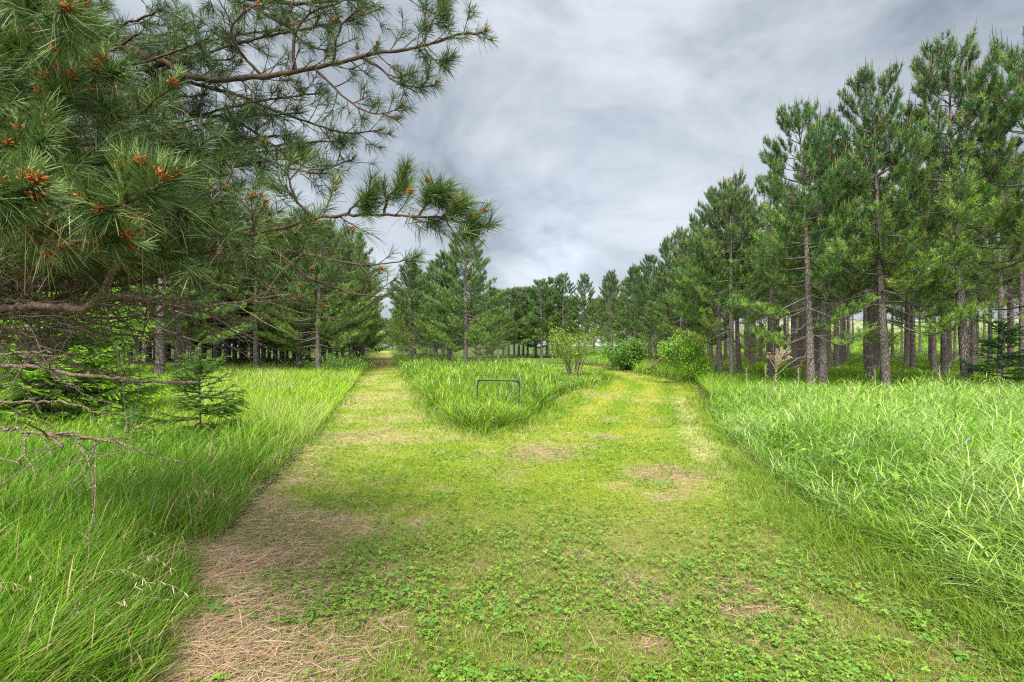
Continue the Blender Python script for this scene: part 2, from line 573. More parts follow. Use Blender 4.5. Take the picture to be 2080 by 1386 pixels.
def build_ground():
    ys = np.concatenate([np.linspace(-25, 1.8, 30)[:-1], 1.8 * np.exp(np.linspace(0, math.log(420 / 1.8), 330))])
    xs_p = 0.05 * np.sinh(np.linspace(0, math.asinh(400 / 0.05 / 1), 200)) if False else np.concatenate([np.linspace(0, 6, 110)[:-1], 6 * np.exp(np.linspace(0, math.log(420 / 6), 110))])
    xs = np.concatenate([-xs_p[::-1][:-1], xs_p])
    X, Y = np.meshgrid(xs, ys)
    Z = ground_z(X, Y)
    nx, ny = len(xs), len(ys)
    idx = np.arange(nx * ny).reshape(ny, nx)
    q = np.stack([idx[:-1, :-1], idx[:-1, 1:], idx[1:, 1:], idx[1:, :-1]], -1).reshape(-1, 4)
    P = np.stack([X, Y, Z], -1).reshape(-1, 3)
    g = Geo(); g.add(P, q=q, c=ground_colour(P[:, 0], P[:, 1]))
    o = g.obj("ground", M_SOIL, smooth=True)
    tag(o, "uneven ground under the meadow grass and the pine stands", "ground", kind="structure")
    cx = P[q].mean(1)
    keep = in_poly(cx[:, 0], cx[:, 1], PATH_POLY)
    qq = q[keep]
    used, inv = np.unique(qq, return_inverse=True)
    V = P[used].copy(); V[:, 2] += 0.006
    pc = path_colour(V[:, 0], V[:, 1])
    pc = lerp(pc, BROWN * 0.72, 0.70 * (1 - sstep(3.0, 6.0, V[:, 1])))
    g = Geo(); g.add(V, q=inv.reshape(-1, 4), c=pc)
    o = g.obj("path", M_PATH, smooth=True)
    tag(o, "mown yellow-green grass path forking into a straight lane and a curving lane", "path", kind="structure")


build_ground()


# ------------------------------------------------------------------ grasses
def scatter(n, y0, y1, xlim, power=2.0, r=rng):
    """n points whose density falls with distance like 1/y**power, within |x| < xlim*y + 1.5"""
    if abs(power - 2.0) < 1e-6:      # the strip's width grows with y, so pdf(y) ~ y**(1-power)
        y = y0 * (y1 / y0) ** r.random(n)
    else:
        e = 2.0 - power
        y = (y0 ** e + (y1 ** e - y0 ** e) * r.random(n)) ** (1 / e)
    lo, hi = xlim
    x = y * (lo + (hi - lo) * r.random(n)) + (r.random(n) - 0.5) * 0.5
    return x, y


def blades(g, x, y, h, w, lean, col, segs=3, curl=1.0, wind=(0.0, 0.0), z0=None, r=rng, lift=None):
    N = len(x)
    z = ground_z(x, y) if z0 is None else z0
    if lift is not None:
        z = z + lift
    az = r.random(N) * 2 * np.pi
    d = np.stack([np.cos(az) * lean + wind[0], np.sin(az) * lean + wind[1], np.zeros(N)], 1)
    t = np.linspace(0, 1, segs + 1)[None, :, None]
    base = np.stack([x, y, z], 1)[:, None, :]
    up = np.array([0, 0, 1.0])[None, None, :]
    dl = np.linalg.norm(d, axis=1)[:, None, None]
    pts = base + h[:, None, None] * (d[:, None, :] * (0.35 * t + 0.65 * curl * t ** 2) + up * (t - 0.28 * np.minimum(dl, 1.6) * curl * t ** 2))
    sa = az + np.pi / 2 + (r.random(N) - 0.5) * 1.6
    side = np.stack([np.cos(sa), np.sin(sa), np.zeros(N)], 1)
    prof = np.array([0.8, 1.0, 0.75, 0.12]) if segs == 3 else (np.array([0.9, 1.0, 0.85, 0.55, 0.1]) if segs == 4 else np.array([0.9, 0.8, 0.15]) if segs == 2 else np.array([1.0, 0.3]))
    g.ribbons(pts, side, w[:, None] * prof[None, :], col)


def vary(c, amt, r=rng):
    N = len(c)
    k = 1 + (r.random(N)[:, None] - 0.5) * 2 * amt
    return np.clip(c * k * (1 + (r.random((N, 3)) - 0.5) * amt * 0.5), 0, 1)


def width_at(y, base, px=0.45):
    """blade width, never much thinner than a fraction of a pixel so that far grass stays grass"""
    return np.maximum(base, px * y / 512.0)


SCREEN_ORDER = None
# --- short mown grass on the path
def short_grass():
    g = Geo()
    x, y = scatter(300000, 2.0, 60.0, (-0.9, 1.05), 2.0)
    k = in_poly(x, y, PATH_POLY); x, y = x[k], y[k]
    straw, band, bare, n, n2 = path_fields(x, y)
    tuft = fbm(x * 4.5, y * 4.5, 6, 2)
    keep = rng.random(len(x)) < np.clip(1.15 - 0.75 * band - 0.55 * bare - 0.25 * straw + 0.9 * (tuft - 0.5), 0.05, 1)
    x, y = x[keep], y[keep]; N = len(x)
    c = path_colour(x, y, 0.28)
    c = lerp(c, np.array([0.10, 0.235, 0.012]), np.clip(rng.random(N) * 0.7, 0, 1))
    dry = rng.random(N) < 0.09
    c[dry] = STRAW * 0.95
    c = vary(c, 0.45)
    h = (0.022 + 0.045 * rng.random(N) ** 2) * (1 + 0.9 * (fbm(x * 1.3, y * 1.3, 4, 2) - 0.3)) * np.where(y > 10, 1.25, 1.0)
    de = np.minimum(np.minimum(dist_line(x, y, LANE_LEFT) + 0.25 + 0.5 * (1 - sstep(5, 9, y)), dist_line(x, y, LANE_RIGHT_FAR)), np.minimum(dist_line(x, y, WEDGE_L), dist_line(x, y, WEDGE_R)))
    fr = 1 - sstep(0.0, 0.75, de + 0.9 * (fbm(x * 2.2, y * 2.2, 3, 3) - 0.5))
    h = h * (1 + 2.6 * fr)
    c = lerp(c, vary(np.tile([0.15, 0.265, 0.018], (N, 1)), 0.35), fr * 0.7)
    blades(g, x, y, h, width_at(y, 0.0038, 0.42), 0.75 + 0.5 * rng.random(N), c, segs=2, z0=ground_z(x, y) + 0.004)
    # half-cut tufts left standing along the edges of the mown strips
    x, y = scatter(260000, 2.0, 34.0, (-0.9, 1.05), 2.0)
    k = in_poly(x, y, PATH_POLY); x, y = x[k], y[k]
    de = np.minimum(np.minimum(dist_line(x, y, LANE_LEFT) + 0.18 + 0.4 * (1 - sstep(5, 9, y)), dist_line(x, y, LANE_RIGHT_FAR)), np.minimum(dist_line(x, y, WEDGE_L), dist_line(x, y, WEDGE_R)))
    cl = fbm(x * 3.1, y * 3.1, 1, 3)
    k = rng.random(len(x)) < (1 - sstep(0.05, 0.55, de + 1.3 * (cl - 0.5))) * 0.8
    x, y, de, cl = x[k], y[k], de[k], cl[k]; N = len(x)
    c = lerp(np.array([0.085, 0.19, 0.012]), np.array([0.22, 0.33, 0.025]), rng.random(N))
    c[rng.random(N) < 0.10] = STRAW
    h = (0.06 + 0.26 * rng.random(N) ** 1.5) * (1 - 0.55 * sstep(0.1, 0.5, de))
    blades(g, x, y, h, width_at(y, 0.0052, 0.48), 0.3 + 1.0 * rng.random(N), vary(c, 0.45), segs=2)
    o = g.obj("short_grass", M_GRASS)
    tag(o, "short mown grass growing over the forked path", "grass", kind="stuff")


def clover():
    g = Geo()
    x, y = scatter(95000, 2.0, 16.0, (-0.8, 1.05), 2.0)
    k = in_poly(x, y, PATH_POLY); x, y = x[k], y[k]
    straw, band, bare, n, n2 = path_fields(x, y)
    patch = fbm(x * 1.9 + 4, y * 1.9, 7, 3)
    keep = rng.random(len(x)) < np.clip(sstep(0.44, 0.58, 0.7 * patch + 0.3 * fbm(x * 6, y * 6, 2, 2) + 0.05 * sstep(4.5, 2.4, y)) * 1.1 + 0.10 - band * 0.75 - bare * 0.5, 0.03, 1)
    x, y = x[keep], y[keep]; N = len(x)
    z = ground_z(x, y) + 0.018 + 0.042 * rng.random(N)
    size = (0.0072 + 0.011 * rng.random(N) ** 1.6) * np.where(y > 7, 1.25, 1.0)
    big = rng.random(N) < 0.03
    size[big] *= 1.9
    base_c = lerp(np.array([0.105, 0.205, 0.018]), np.array([0.205, 0.320, 0.040]), rng.random(N))
    base_c[big] = np.array([0.10, 0.24, 0.03])
    c = vary(base_c, 0.25)
    # three rounded leaflets to a leaf, each folded slightly along its middle
    a0 = rng.random(N) * 2 * np.pi
    tilt = np.stack([(rng.random(N) - 0.5) * 0.9, (rng.random(N) - 0.5) * 0.9], 1)
    for k3 in range(3):
        a = a0 + k3 * 2.094 + (rng.random(N) - 0.5) * 0.3
        ca, sa = np.cos(a), np.sin(a)
        prof = [(0.0, 0.0, 0.0), (0.45, 0.42, 0.12), (0.95, 0.34, 0.10), (1.05, 0.0, -0.02), (0.95, -0.34, 0.10), (0.45, -0.42, 0.12)]
        V = []
        for (l, s, hh) in prof:
            px = x + size * (l * ca - s * sa); py = y + size * (l * sa + s * ca)
            pz = z + size * hh + (px - x) * tilt[:, 0] + (py - y) * tilt[:, 1]
            V.append(np.stack([px, py, pz], 1))
        V = np.stack(V, 1).reshape(-1, 3)
        b = (np.arange(N) * 6)[:, None]
        q = np.concatenate([b + np.array([0, 1, 2, 3]), b + np.array([0, 3, 4, 5])], 0)
        g.add(V, q=q, c=np.repeat(c, 6, axis=0))
    o = g.obj("clover", M_CLOVER)
    tag(o, "clover and small leafy weeds spread through the mown grass", "clover", kind="stuff")


def litter():
    """dead needles and straw lying on the path and below its left edge"""
    g = Geo()
    x, y = scatter(150000, 1.9, 14.0, (-1.05, 1.0), 2.0)
    k = in_poly(x, y, PATH_POLY) | (dist_line(x, y, LANE_LEFT) < 0.45)
    x, y = x[k], y[k]
    straw, band, bare, n, n2 = path_fields(x, y)
    keep = rng.random(len(x)) < np.clip(band * 1.0 + bare * 0.40 + straw * 0.12 + 0.025, 0, 1)
    x, y, band = x[keep], y[keep], band[keep]; N = len(x)
    L = 0.05 + 0.10 * rng.random(N) + 0.16 * band * rng.random(N)
    comb = band > 0.35
    a = rng.random(N) * 2 * np.pi
    a = np.where(comb & (rng.random(N) < 0.72), 0.55 + 0.75 * rng.standard_normal(N), a)
    z = ground_z(x, y) + 0.008 + 0.022 * rng.random(N) + 0.03 * band * rng.random(N)
    d = np.stack([np.cos(a), np.sin(a), 0.14 * rng.standard_normal(N)], 1)
    side = np.stack([-np.sin(a), np.cos(a), 0.5 * rng.standard_normal(N)], 1)
    t = np.array([-0.5, 0.0, 0.5])[None, :, None]
    bow = (np.array([0.0, 1.0, 0.0])[None, :, None] * (rng.random(N) - 0.5)[:, None, None] * 0.28) * np.stack([-np.sin(a), np.cos(a), np.full(N, 0.2)], 1)[:, None, :]
    pts = np.stack([x, y, z], 1)[:, None, :] + L[:, None, None] * (d[:, None, :] * t + bow)
    pts[:, :, 2] = np.maximum(pts[:, :, 2], ground_z(x, y)[:, None] + 0.008)
    c = lerp(np.array([0.54, 0.41, 0.27]), np.array([0.36, 0.215, 0.14]), rng.random(N) ** 1.3)
    w = width_at(y, 0.0028, 0.36)[:, None] * np.array([0.8, 1.0, 0.5])[None, :]
    g.ribbons(pts, unit(side), w, vary(c, 0.25))
    o = g.obj("straw_litter", M_DRY)
    tag(o, "tan straw and brown pine needles lying along the left path edge", "litter", kind="stuff")


def region_left(x, y):
    return (x < np.interp(y, [p[1] for p in LANE_LEFT], [p[0] for p in LANE_LEFT])) & (y > 0.5)


def left_meadow():
    g = Geo()
    # near stand: fine blades leaning towards the path
    x, y = scatter(150000, 1.5, 9.5, (-1.6, -0.2), 2.0)
    k = region_left(x, y) & (rng.random(len(x)) < sstep(0.0, 0.7, dist_line(x, y, LANE_LEFT) + 0.25 * rng.random(len(x)) + 1.2 * (fbm(x * 1.6, y * 1.6, 3, 3) - 0.5)))
    pit = np.hypot((x + 6.9) / 2.6, (y - 9.3) / 1.5)
    k &= (pit > 1.0) | (rng.random(len(x)) < 0.12)
    x, y = x[k], y[k]; N = len(x)
    n = fbm(x * 0.8, y * 0.8, 2, 3)
    c = lerp(np.array([0.066, 0.180, 0.007]), np.array([0.175, 0.320, 0.014]), np.clip(rng.random(N) * 0.8 + (n - 0.5), 0, 1))
    c = lerp(c, np.array([0.17, 0.34, 0.02]), 0.6 * sstep(5.5, 9, y))
    dry = rng.random(N) < 0.06 + 0.12 * (1 - sstep(0.1, 0.8, dist_line(x, y, LANE_LEFT)))
    c[dry] = np.array([0.45, 0.36, 0.18])
    h = (0.22 + 0.30 * rng.random(N) ** 0.8) * (0.75 + 0.5 * n) * np.clip(0.5 + dist_line(x, y, LANE_LEFT) * 0.9, 0.5, 1.0)
    hi = rng.random(N) < 0.5
    blades(g, x, y, h * np.where(hi, 0.62, 0.95) * (0.7 + 0.6 * rng.random(N)), width_at(y, 0.0058, 0.55) * (0.6 + 0.8 * rng.random(N)), 0.22 + 0.75 * rng.random(N), vary(c, 0.5), segs=3, wind=(0.22, 0.04), lift=np.where(hi, h * 0.5 * rng.random(N), 0.0))
    # bright shorter stand further back
    x, y = scatter(200000, 8.0, 46.0, (-1.5, -0.2), 2.0)
    k = region_left(x, y)
    pit = np.hypot((x + 6.9) / 2.6, (y - 9.3) / 1.5)
    k &= (pit > 1.0) | (rng.random(len(x)) < 0.15)
    x, y = x[k], y[k]; N = len(x)
    n = fbm(x * 0.35, y * 0.35, 3, 4)
    lime = np.array([0.30, 0.46, 0.020]); deep = np.array([0.13, 0.28, 0.016])
    c = lerp(deep, lime, np.clip(0.6 + 1.5 * (n - 0.45) + 0.4 * (rng.random(N) - 0.5), 0, 1))
    c = lerp(c, np.array([0.30, 0.36, 0.12]), 0.75 * sstep(0.54, 0.70, n) * (rng.random(N) < 0.7))
    back_green = sstep(24, 31, y)  # deeper green with distance
    c = lerp(c, np.array([0.12, 0.25, 0.02]), 0.5 * back_green)
    dry = rng.random(N) < 0.06
    c[dry] = np.array([0.50, 0.42, 0.22])
    h = (0.16 + 0.22 * rng.random(N)) * (0.7 + 0.7 * n) * (1 + 0.5 * sstep(14, 22, y))
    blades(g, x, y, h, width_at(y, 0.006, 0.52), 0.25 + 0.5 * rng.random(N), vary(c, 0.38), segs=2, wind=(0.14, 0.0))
    # a few cream seed heads
    x, y = scatter(75, 2.4, 9, (-1.2, -0.25), 2.0)
    k = region_left(x, y) & (fbm(x * 1.2, y * 1.2, 5, 2) > 0.56)
    x, y = x[k], y[k]
    for a, b in zip(x, y):
        z = ground_z(a, b)
        az = rng.random() * 0.9 - 0.2
        dirv = np.array([math.cos(az), math.sin(az), 0])
        hh = 0.34 + 0.2 * rng.random()
        S = spline([[a, b, z], [a + dirv[0] * .08, b + dirv[1] * .08, z + hh * .8], np.array([a, b, z + hh * 0.95]) + dirv * .22, np.array([a, b, z + hh * 0.8]) + dirv * .34], 12)
        g.tube(S, 0.0009, 3, col=(0.40, 0.36, 0.18), cap=False)
        m = 16
        k0 = rng.integers(6, 12, m); o_ = S[np.minimum(k0, 11)]
        dd = unit(dirv[None, :] * 0.7 + 0.5 * rng.standard_normal((m, 3)) + np.array([0, 0, -0.3]))
        tt = np.linspace(0, 1, 3)[None, :, None]
        pts = o_[:, None, :] + 0.035 * dd[:, None, :] * tt + np.array([0, 0, -0.012])[None, None, :] * tt ** 2
        g.ribbons(pts, unit(np.cross(dd, [0, 0, 1.0])), np.tile([0.0015, 0.005, 0.002], (m, 1)), np.tile([0.62, 0.52, 0.32], (m, 1)))
    o = g.obj("meadow_grass", M_GRASS)
    tag(o, "tall vivid green grass left of the straight lane", "grass", kind="stuff")


def wedge_meadow():
    g = Geo()
    x, y = scatter(290000, 8.8, 60.0, (-0.32, 0.22), 2.0)
    k = in_poly(x, y, WEDGE_POLY)
    x, y = x[k], y[k]; N = len(x)
    n = fbm(x * 0.45, y * 0.45, 4, 4); n2 = fbm(x * 1.5, y * 1.5, 1, 3)
    edge = np.minimum(dist_line(x, y, WEDGE_L), dist_line(x, y, WEDGE_R)) + 0.9 * (fbm(x * 1.4, y * 1.4, 5, 3) - 0.5)
    kk = edge > 0.02 + 0.12 * rng.random(N)
    x, y, n, n2, edge = x[kk], y[kk], n[kk], n2[kk], edge[kk]; N = len(x)
    c = lerp(np.array([0.090, 0.205, 0.010]), np.array([0.250, 0.380, 0.018]), np.clip(0.45 + 1.4 * (n - 0.5) + 0.6 * (rng.random(N) - 0.4), 0, 1))
    c = lerp(c, np.array([0.32, 0.40, 0.20]), 0.6 * (rng.random(N) < 0.16 + 0.55 * sstep(22, 30, y) * sstep(0.5, 0.62, n)))
    c[rng.random(N) < 0.03] = np.array([0.42, 0.34, 0.2])
    h = (0.28 + 0.46 * rng.random(N) ** 1.6) * (0.62 + 0.75 * n2) * np.clip(0.55 + edge * 0.55, 0.5, 1.05)
    wallow = np.hypot((x - 0.02) / 0.30, (y - 10.9) / 0.6)
    h = h * np.where(wallow < 1, 0.5, 1.0) * (1 - 0.28 * (1 - sstep(11.0, 13.5, y)))
    h = h * (1 - 0.72 * sstep(1.0, 2.6, x) * sstep(14, 17, y))
    hi = rng.random(N) < 0.55
    ln = np.where(hi, 0.20 + 0.16 * rng.random(N), h)
    blades(g, x, y, ln, width_at(y, 0.0065, 0.52) * (0.6 + 0.8 * rng.random(N)), 0.2 + 0.5 * rng.random(N) + 0.7 * (hi | (edge < 0.35)) * rng.random(N), vary(c, 0.55), segs=3, wind=(0.02, 0.0), lift=np.where(hi, h * (0.25 + 0.55 * rng.random(N)), 0.0))
    o = g.obj("meadow_grass", M_GRASS)
    tag(o, "tall green grass in the wedge between the two lanes", "grass", kind="stuff")


def right_x(y):
    ys = [p[1] for p in LANE_RIGHT_FAR if p[1] <= 20.5][::-1]
    xs = [p[0] for p in LANE_RIGHT_FAR if p[1] <= 20.5][::-1]
    return np.interp(y, ys, xs)


def right_meadow():
    g = Geo()
    x, y = scatter(350000, 2.2, 14.5, (0.3, 1.45), 2.0)
    rx = right_x(y)
    k = (x > rx) & (y < 13.4 + 0.9 * (fbm(x * 0.7, y * 0, 3, 2) - 0.5))
    k &= rng.random(len(x)) < np.maximum(0.42, sstep(-0.1, 0.6, x - rx + 0.9 * (fbm(x * 1.5, y * 1.5, 2, 3) - 0.5)))
    x, y, rx = x[k], y[k], rx[k]; N = len(x)
    n = fbm(x * 0.55, y * 0.55, 6, 3); n2 = fbm(x * 1.7, y * 1.7, 1, 2)
    c = lerp(np.array([0.115, 0.250, 0.014]), np.array([0.300, 0.450, 0.065]), np.clip(0.5 + 1.2 * (n - 0.5) + 0.7 * (rng.random(N) - 0.5), 0, 1))
    c = lerp(c, np.array([0.44, 0.56, 0.26]), 0.6 * (rng.random(N) < 0.40 * sstep(0.42, 0.6, n2)))
    c[rng.random(N) < 0.025] = np.array([0.45, 0.38, 0.24])
    e = x - rx
    h = (0.30 + 0.55 * rng.random(N) ** 1.2) * (0.65 + 0.7 * n2) * np.clip(0.35 + e * 0.55, 0.33, 1.0)
    w = width_at(y, 0.0066, 0.46) * (0.55 + 0.9 * rng.random(N))
    hi = rng.random(N) < 0.74
    ln = np.where(hi, 0.11 + 0.14 * rng.random(N), h * 0.92)
    blades(g, x, y, ln, w, 0.25 + 0.5 * rng.random(N) + 0.95 * (hi | (e < 0.3)) * rng.random(N), vary(c, 0.5), segs=4, curl=1.35, wind=(-0.04, -0.03), lift=np.where(hi, h * (0.30 + 0.55 * rng.random(N)), 0.0))
    o = g.obj("meadow_grass", M_GLOSSY)
    tag(o, "tall arching pale green grass right of the curving lane", "grass", kind="stuff")


def forest_grass():
    g = Geo()
    x, y = scatter(230000, 13.0, 75.0, (-0.05, 1.25), 2.0)
    rx = np.where(y < 20.3, right_x(y), 7.3)
    k = (x > rx) & ~in_poly(x, y, PATH_POLY) & ((y > 20.3) | (x > rx + 0.3)) & ~in_poly(x, y, WEDGE_POLY)
    x, y = x[k], y[k]
    bare = sstep(0.47, 0.56, fbm(x * 0.35 + 9, y * 0.35, 6, 3)) * sstep(16.5, 18.5, y) * sstep(8, 9.5, x) * (1 - sstep(34, 42, y))
    k = rng.random(len(x)) > bare * 0.9
    x, y = x[k], y[k]; N = len(x)
    n = fbm(x * 0.5, y * 0.5, 2, 3)
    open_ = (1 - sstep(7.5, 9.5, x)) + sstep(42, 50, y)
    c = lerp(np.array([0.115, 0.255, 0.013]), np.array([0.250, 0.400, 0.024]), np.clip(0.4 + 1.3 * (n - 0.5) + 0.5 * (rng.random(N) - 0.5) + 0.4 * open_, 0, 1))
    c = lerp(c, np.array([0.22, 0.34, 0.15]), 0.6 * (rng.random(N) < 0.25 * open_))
    h = (0.18 + 0.22 * rng.random(N)) * (0.7 + 0.6 * n) * (1 + 0.9 * np.clip(open_, 0, 1) * (1 - sstep(36, 45, y)))
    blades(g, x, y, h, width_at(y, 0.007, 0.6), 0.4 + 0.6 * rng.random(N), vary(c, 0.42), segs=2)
    o = g.obj("forest_grass", M_GRASS)
    tag(o, "shaded green grass under the pine stand on the right and beside the lane bend", "grass", kind="stuff")


def leaf_cloud(g, pos, nrm_bias, L, W, col, r):
    """folded pointed leaves: pos (N,3)"""
    N = len(pos)
    d = unit(r.standard_normal((N, 3)) + nrm_bias)
    s = unit(np.cross(d, unit(r.standard_normal((N, 3)) * 0.6 + np.array([0, 0, 1.0]))))
    nn = np.cross(s, d)
    L = L * (0.7 + 0.6 * r.random(N)); W = W * (0.7 + 0.6 * r.random(N))
    a = pos; b = pos + d * (L * 0.5)[:, None] + s * (W * 0.5)[:, None] + nn * (W * 0.15)[:, None]
    c_ = pos + d * L[:, None] - nn * (L * 0.12)[:, None]; e = pos + d * (L * 0.5)[:, None] - s * (W * 0.5)[:, None] + nn * (W * 0.15)[:, None]
    m = pos + d * (L * 0.5)[:, None]
    V = np.stack([a, b, c_, e, m], 1).reshape(-1, 3)
    k = (np.arange(N) * 5)[:, None]
    t = np.concatenate([k + np.array([0, 1, 4]), k + np.array([1, 2, 4]), k + np.array([2, 3, 4]), k + np.array([3, 0, 4])], 0)
    g.add(V, t=t, c=np.repeat(col, 5, axis=0))


def leafy_weeds():
    g = Geo()
    P = []
    spots = [(x_, y_) for x_, y_ in zip(*scatter(5200, 4.0, 26.0, (-0.35, 1.2), 2.0))]
    for x_, y_ in spots:
        right = x_ > right_x(min(y_, 20.4)) + 0.25 and (y_ < 13.2 or x_ < 7.5) and not bool(in_poly(np.array([x_]), np.array([y_]), PATH_POLY)[0])
        wedge = bool(in_poly(np.array([x_]), np.array([y_]), WEDGE_POLY)[0])
        if not (right or wedge):
            continue
        f = float(fbm(x_ * 0.5 + 2, y_ * 0.5, 1, 3))
        if f < 0.5 or rng.random() > (f - 0.45) * 7:
            continue
        h = 0.25 + 0.38 * rng.random()
        m = int(9 + 10 * rng.random())
        u = rng.random(m)
        p = np.stack([x_ + 0.05 * rng.standard_normal(m), y_ + 0.05 * rng.standard_normal(m), float(ground_z(x_, y_)) + h * (0.45 + 0.55 * u)], 1)
        P.append(p)
    P = np.vstack(P); N = len(P)
    c = vary(lerp(np.array([0.11, 0.235, 0.020]), np.array([0.26, 0.40, 0.06]), rng.random(N)), 0.25)
    leaf_cloud(g, P, np.array([0, 0, 0.25]), 0.085, 0.030, c, rng)
    o = g.obj("leafy_weeds", M_LEAF)
    tag(o, "low leafy weeds mixed into the tall grass beside both lanes", "weeds", kind="stuff")


short_grass(); clover(); litter(); left_meadow(); wedge_meadow(); right_meadow(); forest_grass(); leafy_weeds()
# ------------------------------------------------------------------ plantation pines
CAND = np.array([0.30, 0.27, 0.13])


def tuft_needles(g, tip, axis, n, L, w, col, back, r, spread=(0.5, 1.25), segs=1, droop=0.0):
    """tip, axis (T,3): brushes of n needles round the last BACK metres of each shoot. col (T,3)"""
    T = len(tip)
    tip = np.repeat(tip, n, 0); ax = np.repeat(axis, n, 0); N = T * n
    s = r.random(N)
    org = tip - ax * (s * back)[:, None]
    rnd = unit(r.standard_normal((N, 3)))
    perp = unit(np.cross(ax, rnd))
    th = spread[0] + (spread[1] - spread[0]) * (0.25 + 0.75 * s) * (0.7 + 0.6 * r.random(N))
    d = ax * np.cos(th)[:, None] + perp * np.sin(th)[:, None]
    ln = L * (0.75 + 0.45 * r.random(N))
    t = np.linspace(0, 1, segs + 1)[None, :, None]
    pts = org[:, None, :] + d[:, None, :] * ln[:, None, None] * t
    if droop:
        pts[:, :, 2] -= droop * ln[:, None] * t[:, :, 0] ** 2
    side = unit(np.cross(d, r.standard_normal((N, 3))))
    c = np.repeat(col, n, 0) * (0.6 + 0.8 * r.random(N))[:, None]
    prof = np.array([1.0, 0.35]) if segs == 1 else np.array([0.9, 1.0, 0.3])
    g.ribbons(pts, side, np.full((N, 1), w) * prof[None, :], c)


def make_pine(seed, H=10.0, cb=2.2, R=2.3, fullness=1.0, dead_from=0.9, one_sided=0.0, lowgreen=0.5, low=0.45):
    r = np.random.default_rng(seed)
    wood = Geo(); crown = Geo()
    bx, by = r.normal(0, 0.05, 2)
    zs = np.linspace(-0.15, H, 26)
    bend = np.stack([bx * np.sin(zs / H * 3 + seed), by * np.sin(zs / H * 2.4 + 2 * seed), zs], 1) * np.array([1.6, 1.6, 1])
    r0 = 0.0155 * H
    rad = r0 * (1 - 0.93 * np.clip(zs / H, 0, 1) ** 0.9) * (1 + 0.35 * np.exp(-np.clip(zs, 0, None) / 0.16))
    wood.tube(bend, rad, 9, col=(1, 1, 1))

    def trunk_at(z):
        return np.array([np.interp(z, zs, bend[:, 0]), np.interp(z, zs, bend[:, 1]), z])

    tips = []; axes = []; hue = []; scale_ = []
    z = dead_from
    while z < H - 0.25:
        nb = r.integers(4, 7)
        a0 = r.random() * 6.28
        for b in range(nb):
            az = a0 + b * 6.283 / nb + r.normal(0, 0.22)
            zz = z + r.normal(0, 0.05)
            t = (zz - cb) / (H - cb)
            live = t > 0 and r.random() < low + 2.2 * t
            if one_sided and math.cos(az) < -0.2 and t < 0.55 and r.random() < one_sided:
                live = False
            if live:
                if r.random() > fullness:
                    continue
                L = (R * (1 - t) ** 0.62 * (0.62 + 0.5 * r.random()) * (0.92 + 0.08 * min(1, t / 0.2))) + 0.2
                el = -0.10 + 0.95 * t ** 1.3 + r.normal(0, 0.12)
            else:
                L = R * (0.14 + 0.5 * r.random() ** 1.3); el = -0.05 + r.normal(0, 0.30)
                if r.random() < 0.25:
                    continue
            d = np.array([math.cos(az) * math.cos(el), math.sin(az) * math.cos(el), math.sin(el)])
            p0 = trunk_at(zz)
            up = np.array([0, 0, 1.0])
            sag = -0.10 * L * (1 - t) if t > 0 else -0.05 * L
            mid = p0 + d * L * 0.55 + up * sag + (0 if live else r.normal(0, 0.10, 3) * L)
            end = p0 + d * L + up * (0.20 * L if live else -0.02 * L)
            P = spline([p0, p0 + d * L * 0.25 + up * sag * 0.5, mid, end], 7)
            rb = (0.010 + 0.009 * L) * (1 if live else 0.48)
            wood.tube(P, np.linspace(rb, 0.004, 7), 4, col=(1, 1, 1) if live else (1.25, 1.2, 1.15), cap=False)
            if not live:
                for _ in range(int(2 + L * 3)):
                    s = 0.35 + 0.6 * r.random()
                    q0 = P[int(s * 6)]
                    dd = unit(d + r.normal(0, 0.7, 3))
                    l2 = 0.2 + 0.4 * r.random()
                    wood.tube(np.array([q0, q0 + dd * l2 * 0.5 + up * -0.02, q0 + dd * l2 + up * r.normal(0, 0.05)]), [0.005, 0.004, 0.002], 3, col=(1.2, 1.15, 1.1), cap=False)
                continue
            # side shoots, each ending in brushes
            ns = int(3 + L * 6.0)
            for k in range(ns + 1):
                s = 1.0 if k == ns else 0.38 + 0.6 * (k + r.random()) / ns
                q0 = P[0] + 0; f = s * 6; i = min(int(f), 5)
                q0 = P[i] + (P[i + 1] - P[i]) * (f - i)
                tan = unit(P[i + 1] - P[i])
                if k == ns:
                    dd = unit(tan + up * 0.45); l2 = 0.14
                else:
                    side = unit(np.cross(tan, up)) * (1 if (k + b) % 2 else -1)
                    dd = unit(tan * 0.75 + side * (0.65 + 0.3 * r.random()) + up * (0.25 + 0.35 * r.random() + 0.5 * max(t, 0)))
                    l2 = (0.16 + 0.42 * (1 - s) * L * 0.6 + 0.16 * r.random())
                e = q0 + dd * l2 + up * 0.08 * l2
                if l2 > 0.2:
                    wood.tube(np.array([q0, e]), [0.006, 0.004], 3, cap=False)
                nt_ = 1 if l2 < 0.22 else (2 if l2 < 0.4 else 3)
                for m in range(nt_):
                    sp = 1 - 0.38 * m
                    pt = q0 + (e - q0) * sp + (r.normal(0, 0.035, 3) if m else 0)
                    ad = unit(dd * 0.8 + up * (0.42 + 0.5 * max(t, 0)) + r.normal(0, 0.22, 3) + (unit(r.standard_normal(3)) * 0.5 if m else 0))
                    tips.append(pt + ad * 0.10); axes.append(ad); hue.append(t); scale_.append(0.85 + 0.35 * r.random())
        z += 0.40 + 0.10 * r.random()
    # leader
    for k in range(7):
        ad = unit(np.array([r.normal(0, 0.22), r.normal(0, 0.22), 1.0])); 
        tips.append(trunk_at(H - 0.12 * r.random() * 3) + ad * (0.12 + 0.2 * (k == 0))); axes.append(ad); hue.append(1.0); scale_.append(1.0)
    tips = np.array(tips); axes = np.array(axes); hue = np.array(hue)
    T = len(tips)
    young = np.array([0.235, 0.340, 0.055]); old = np.array([0.072, 0.165, 0.058])
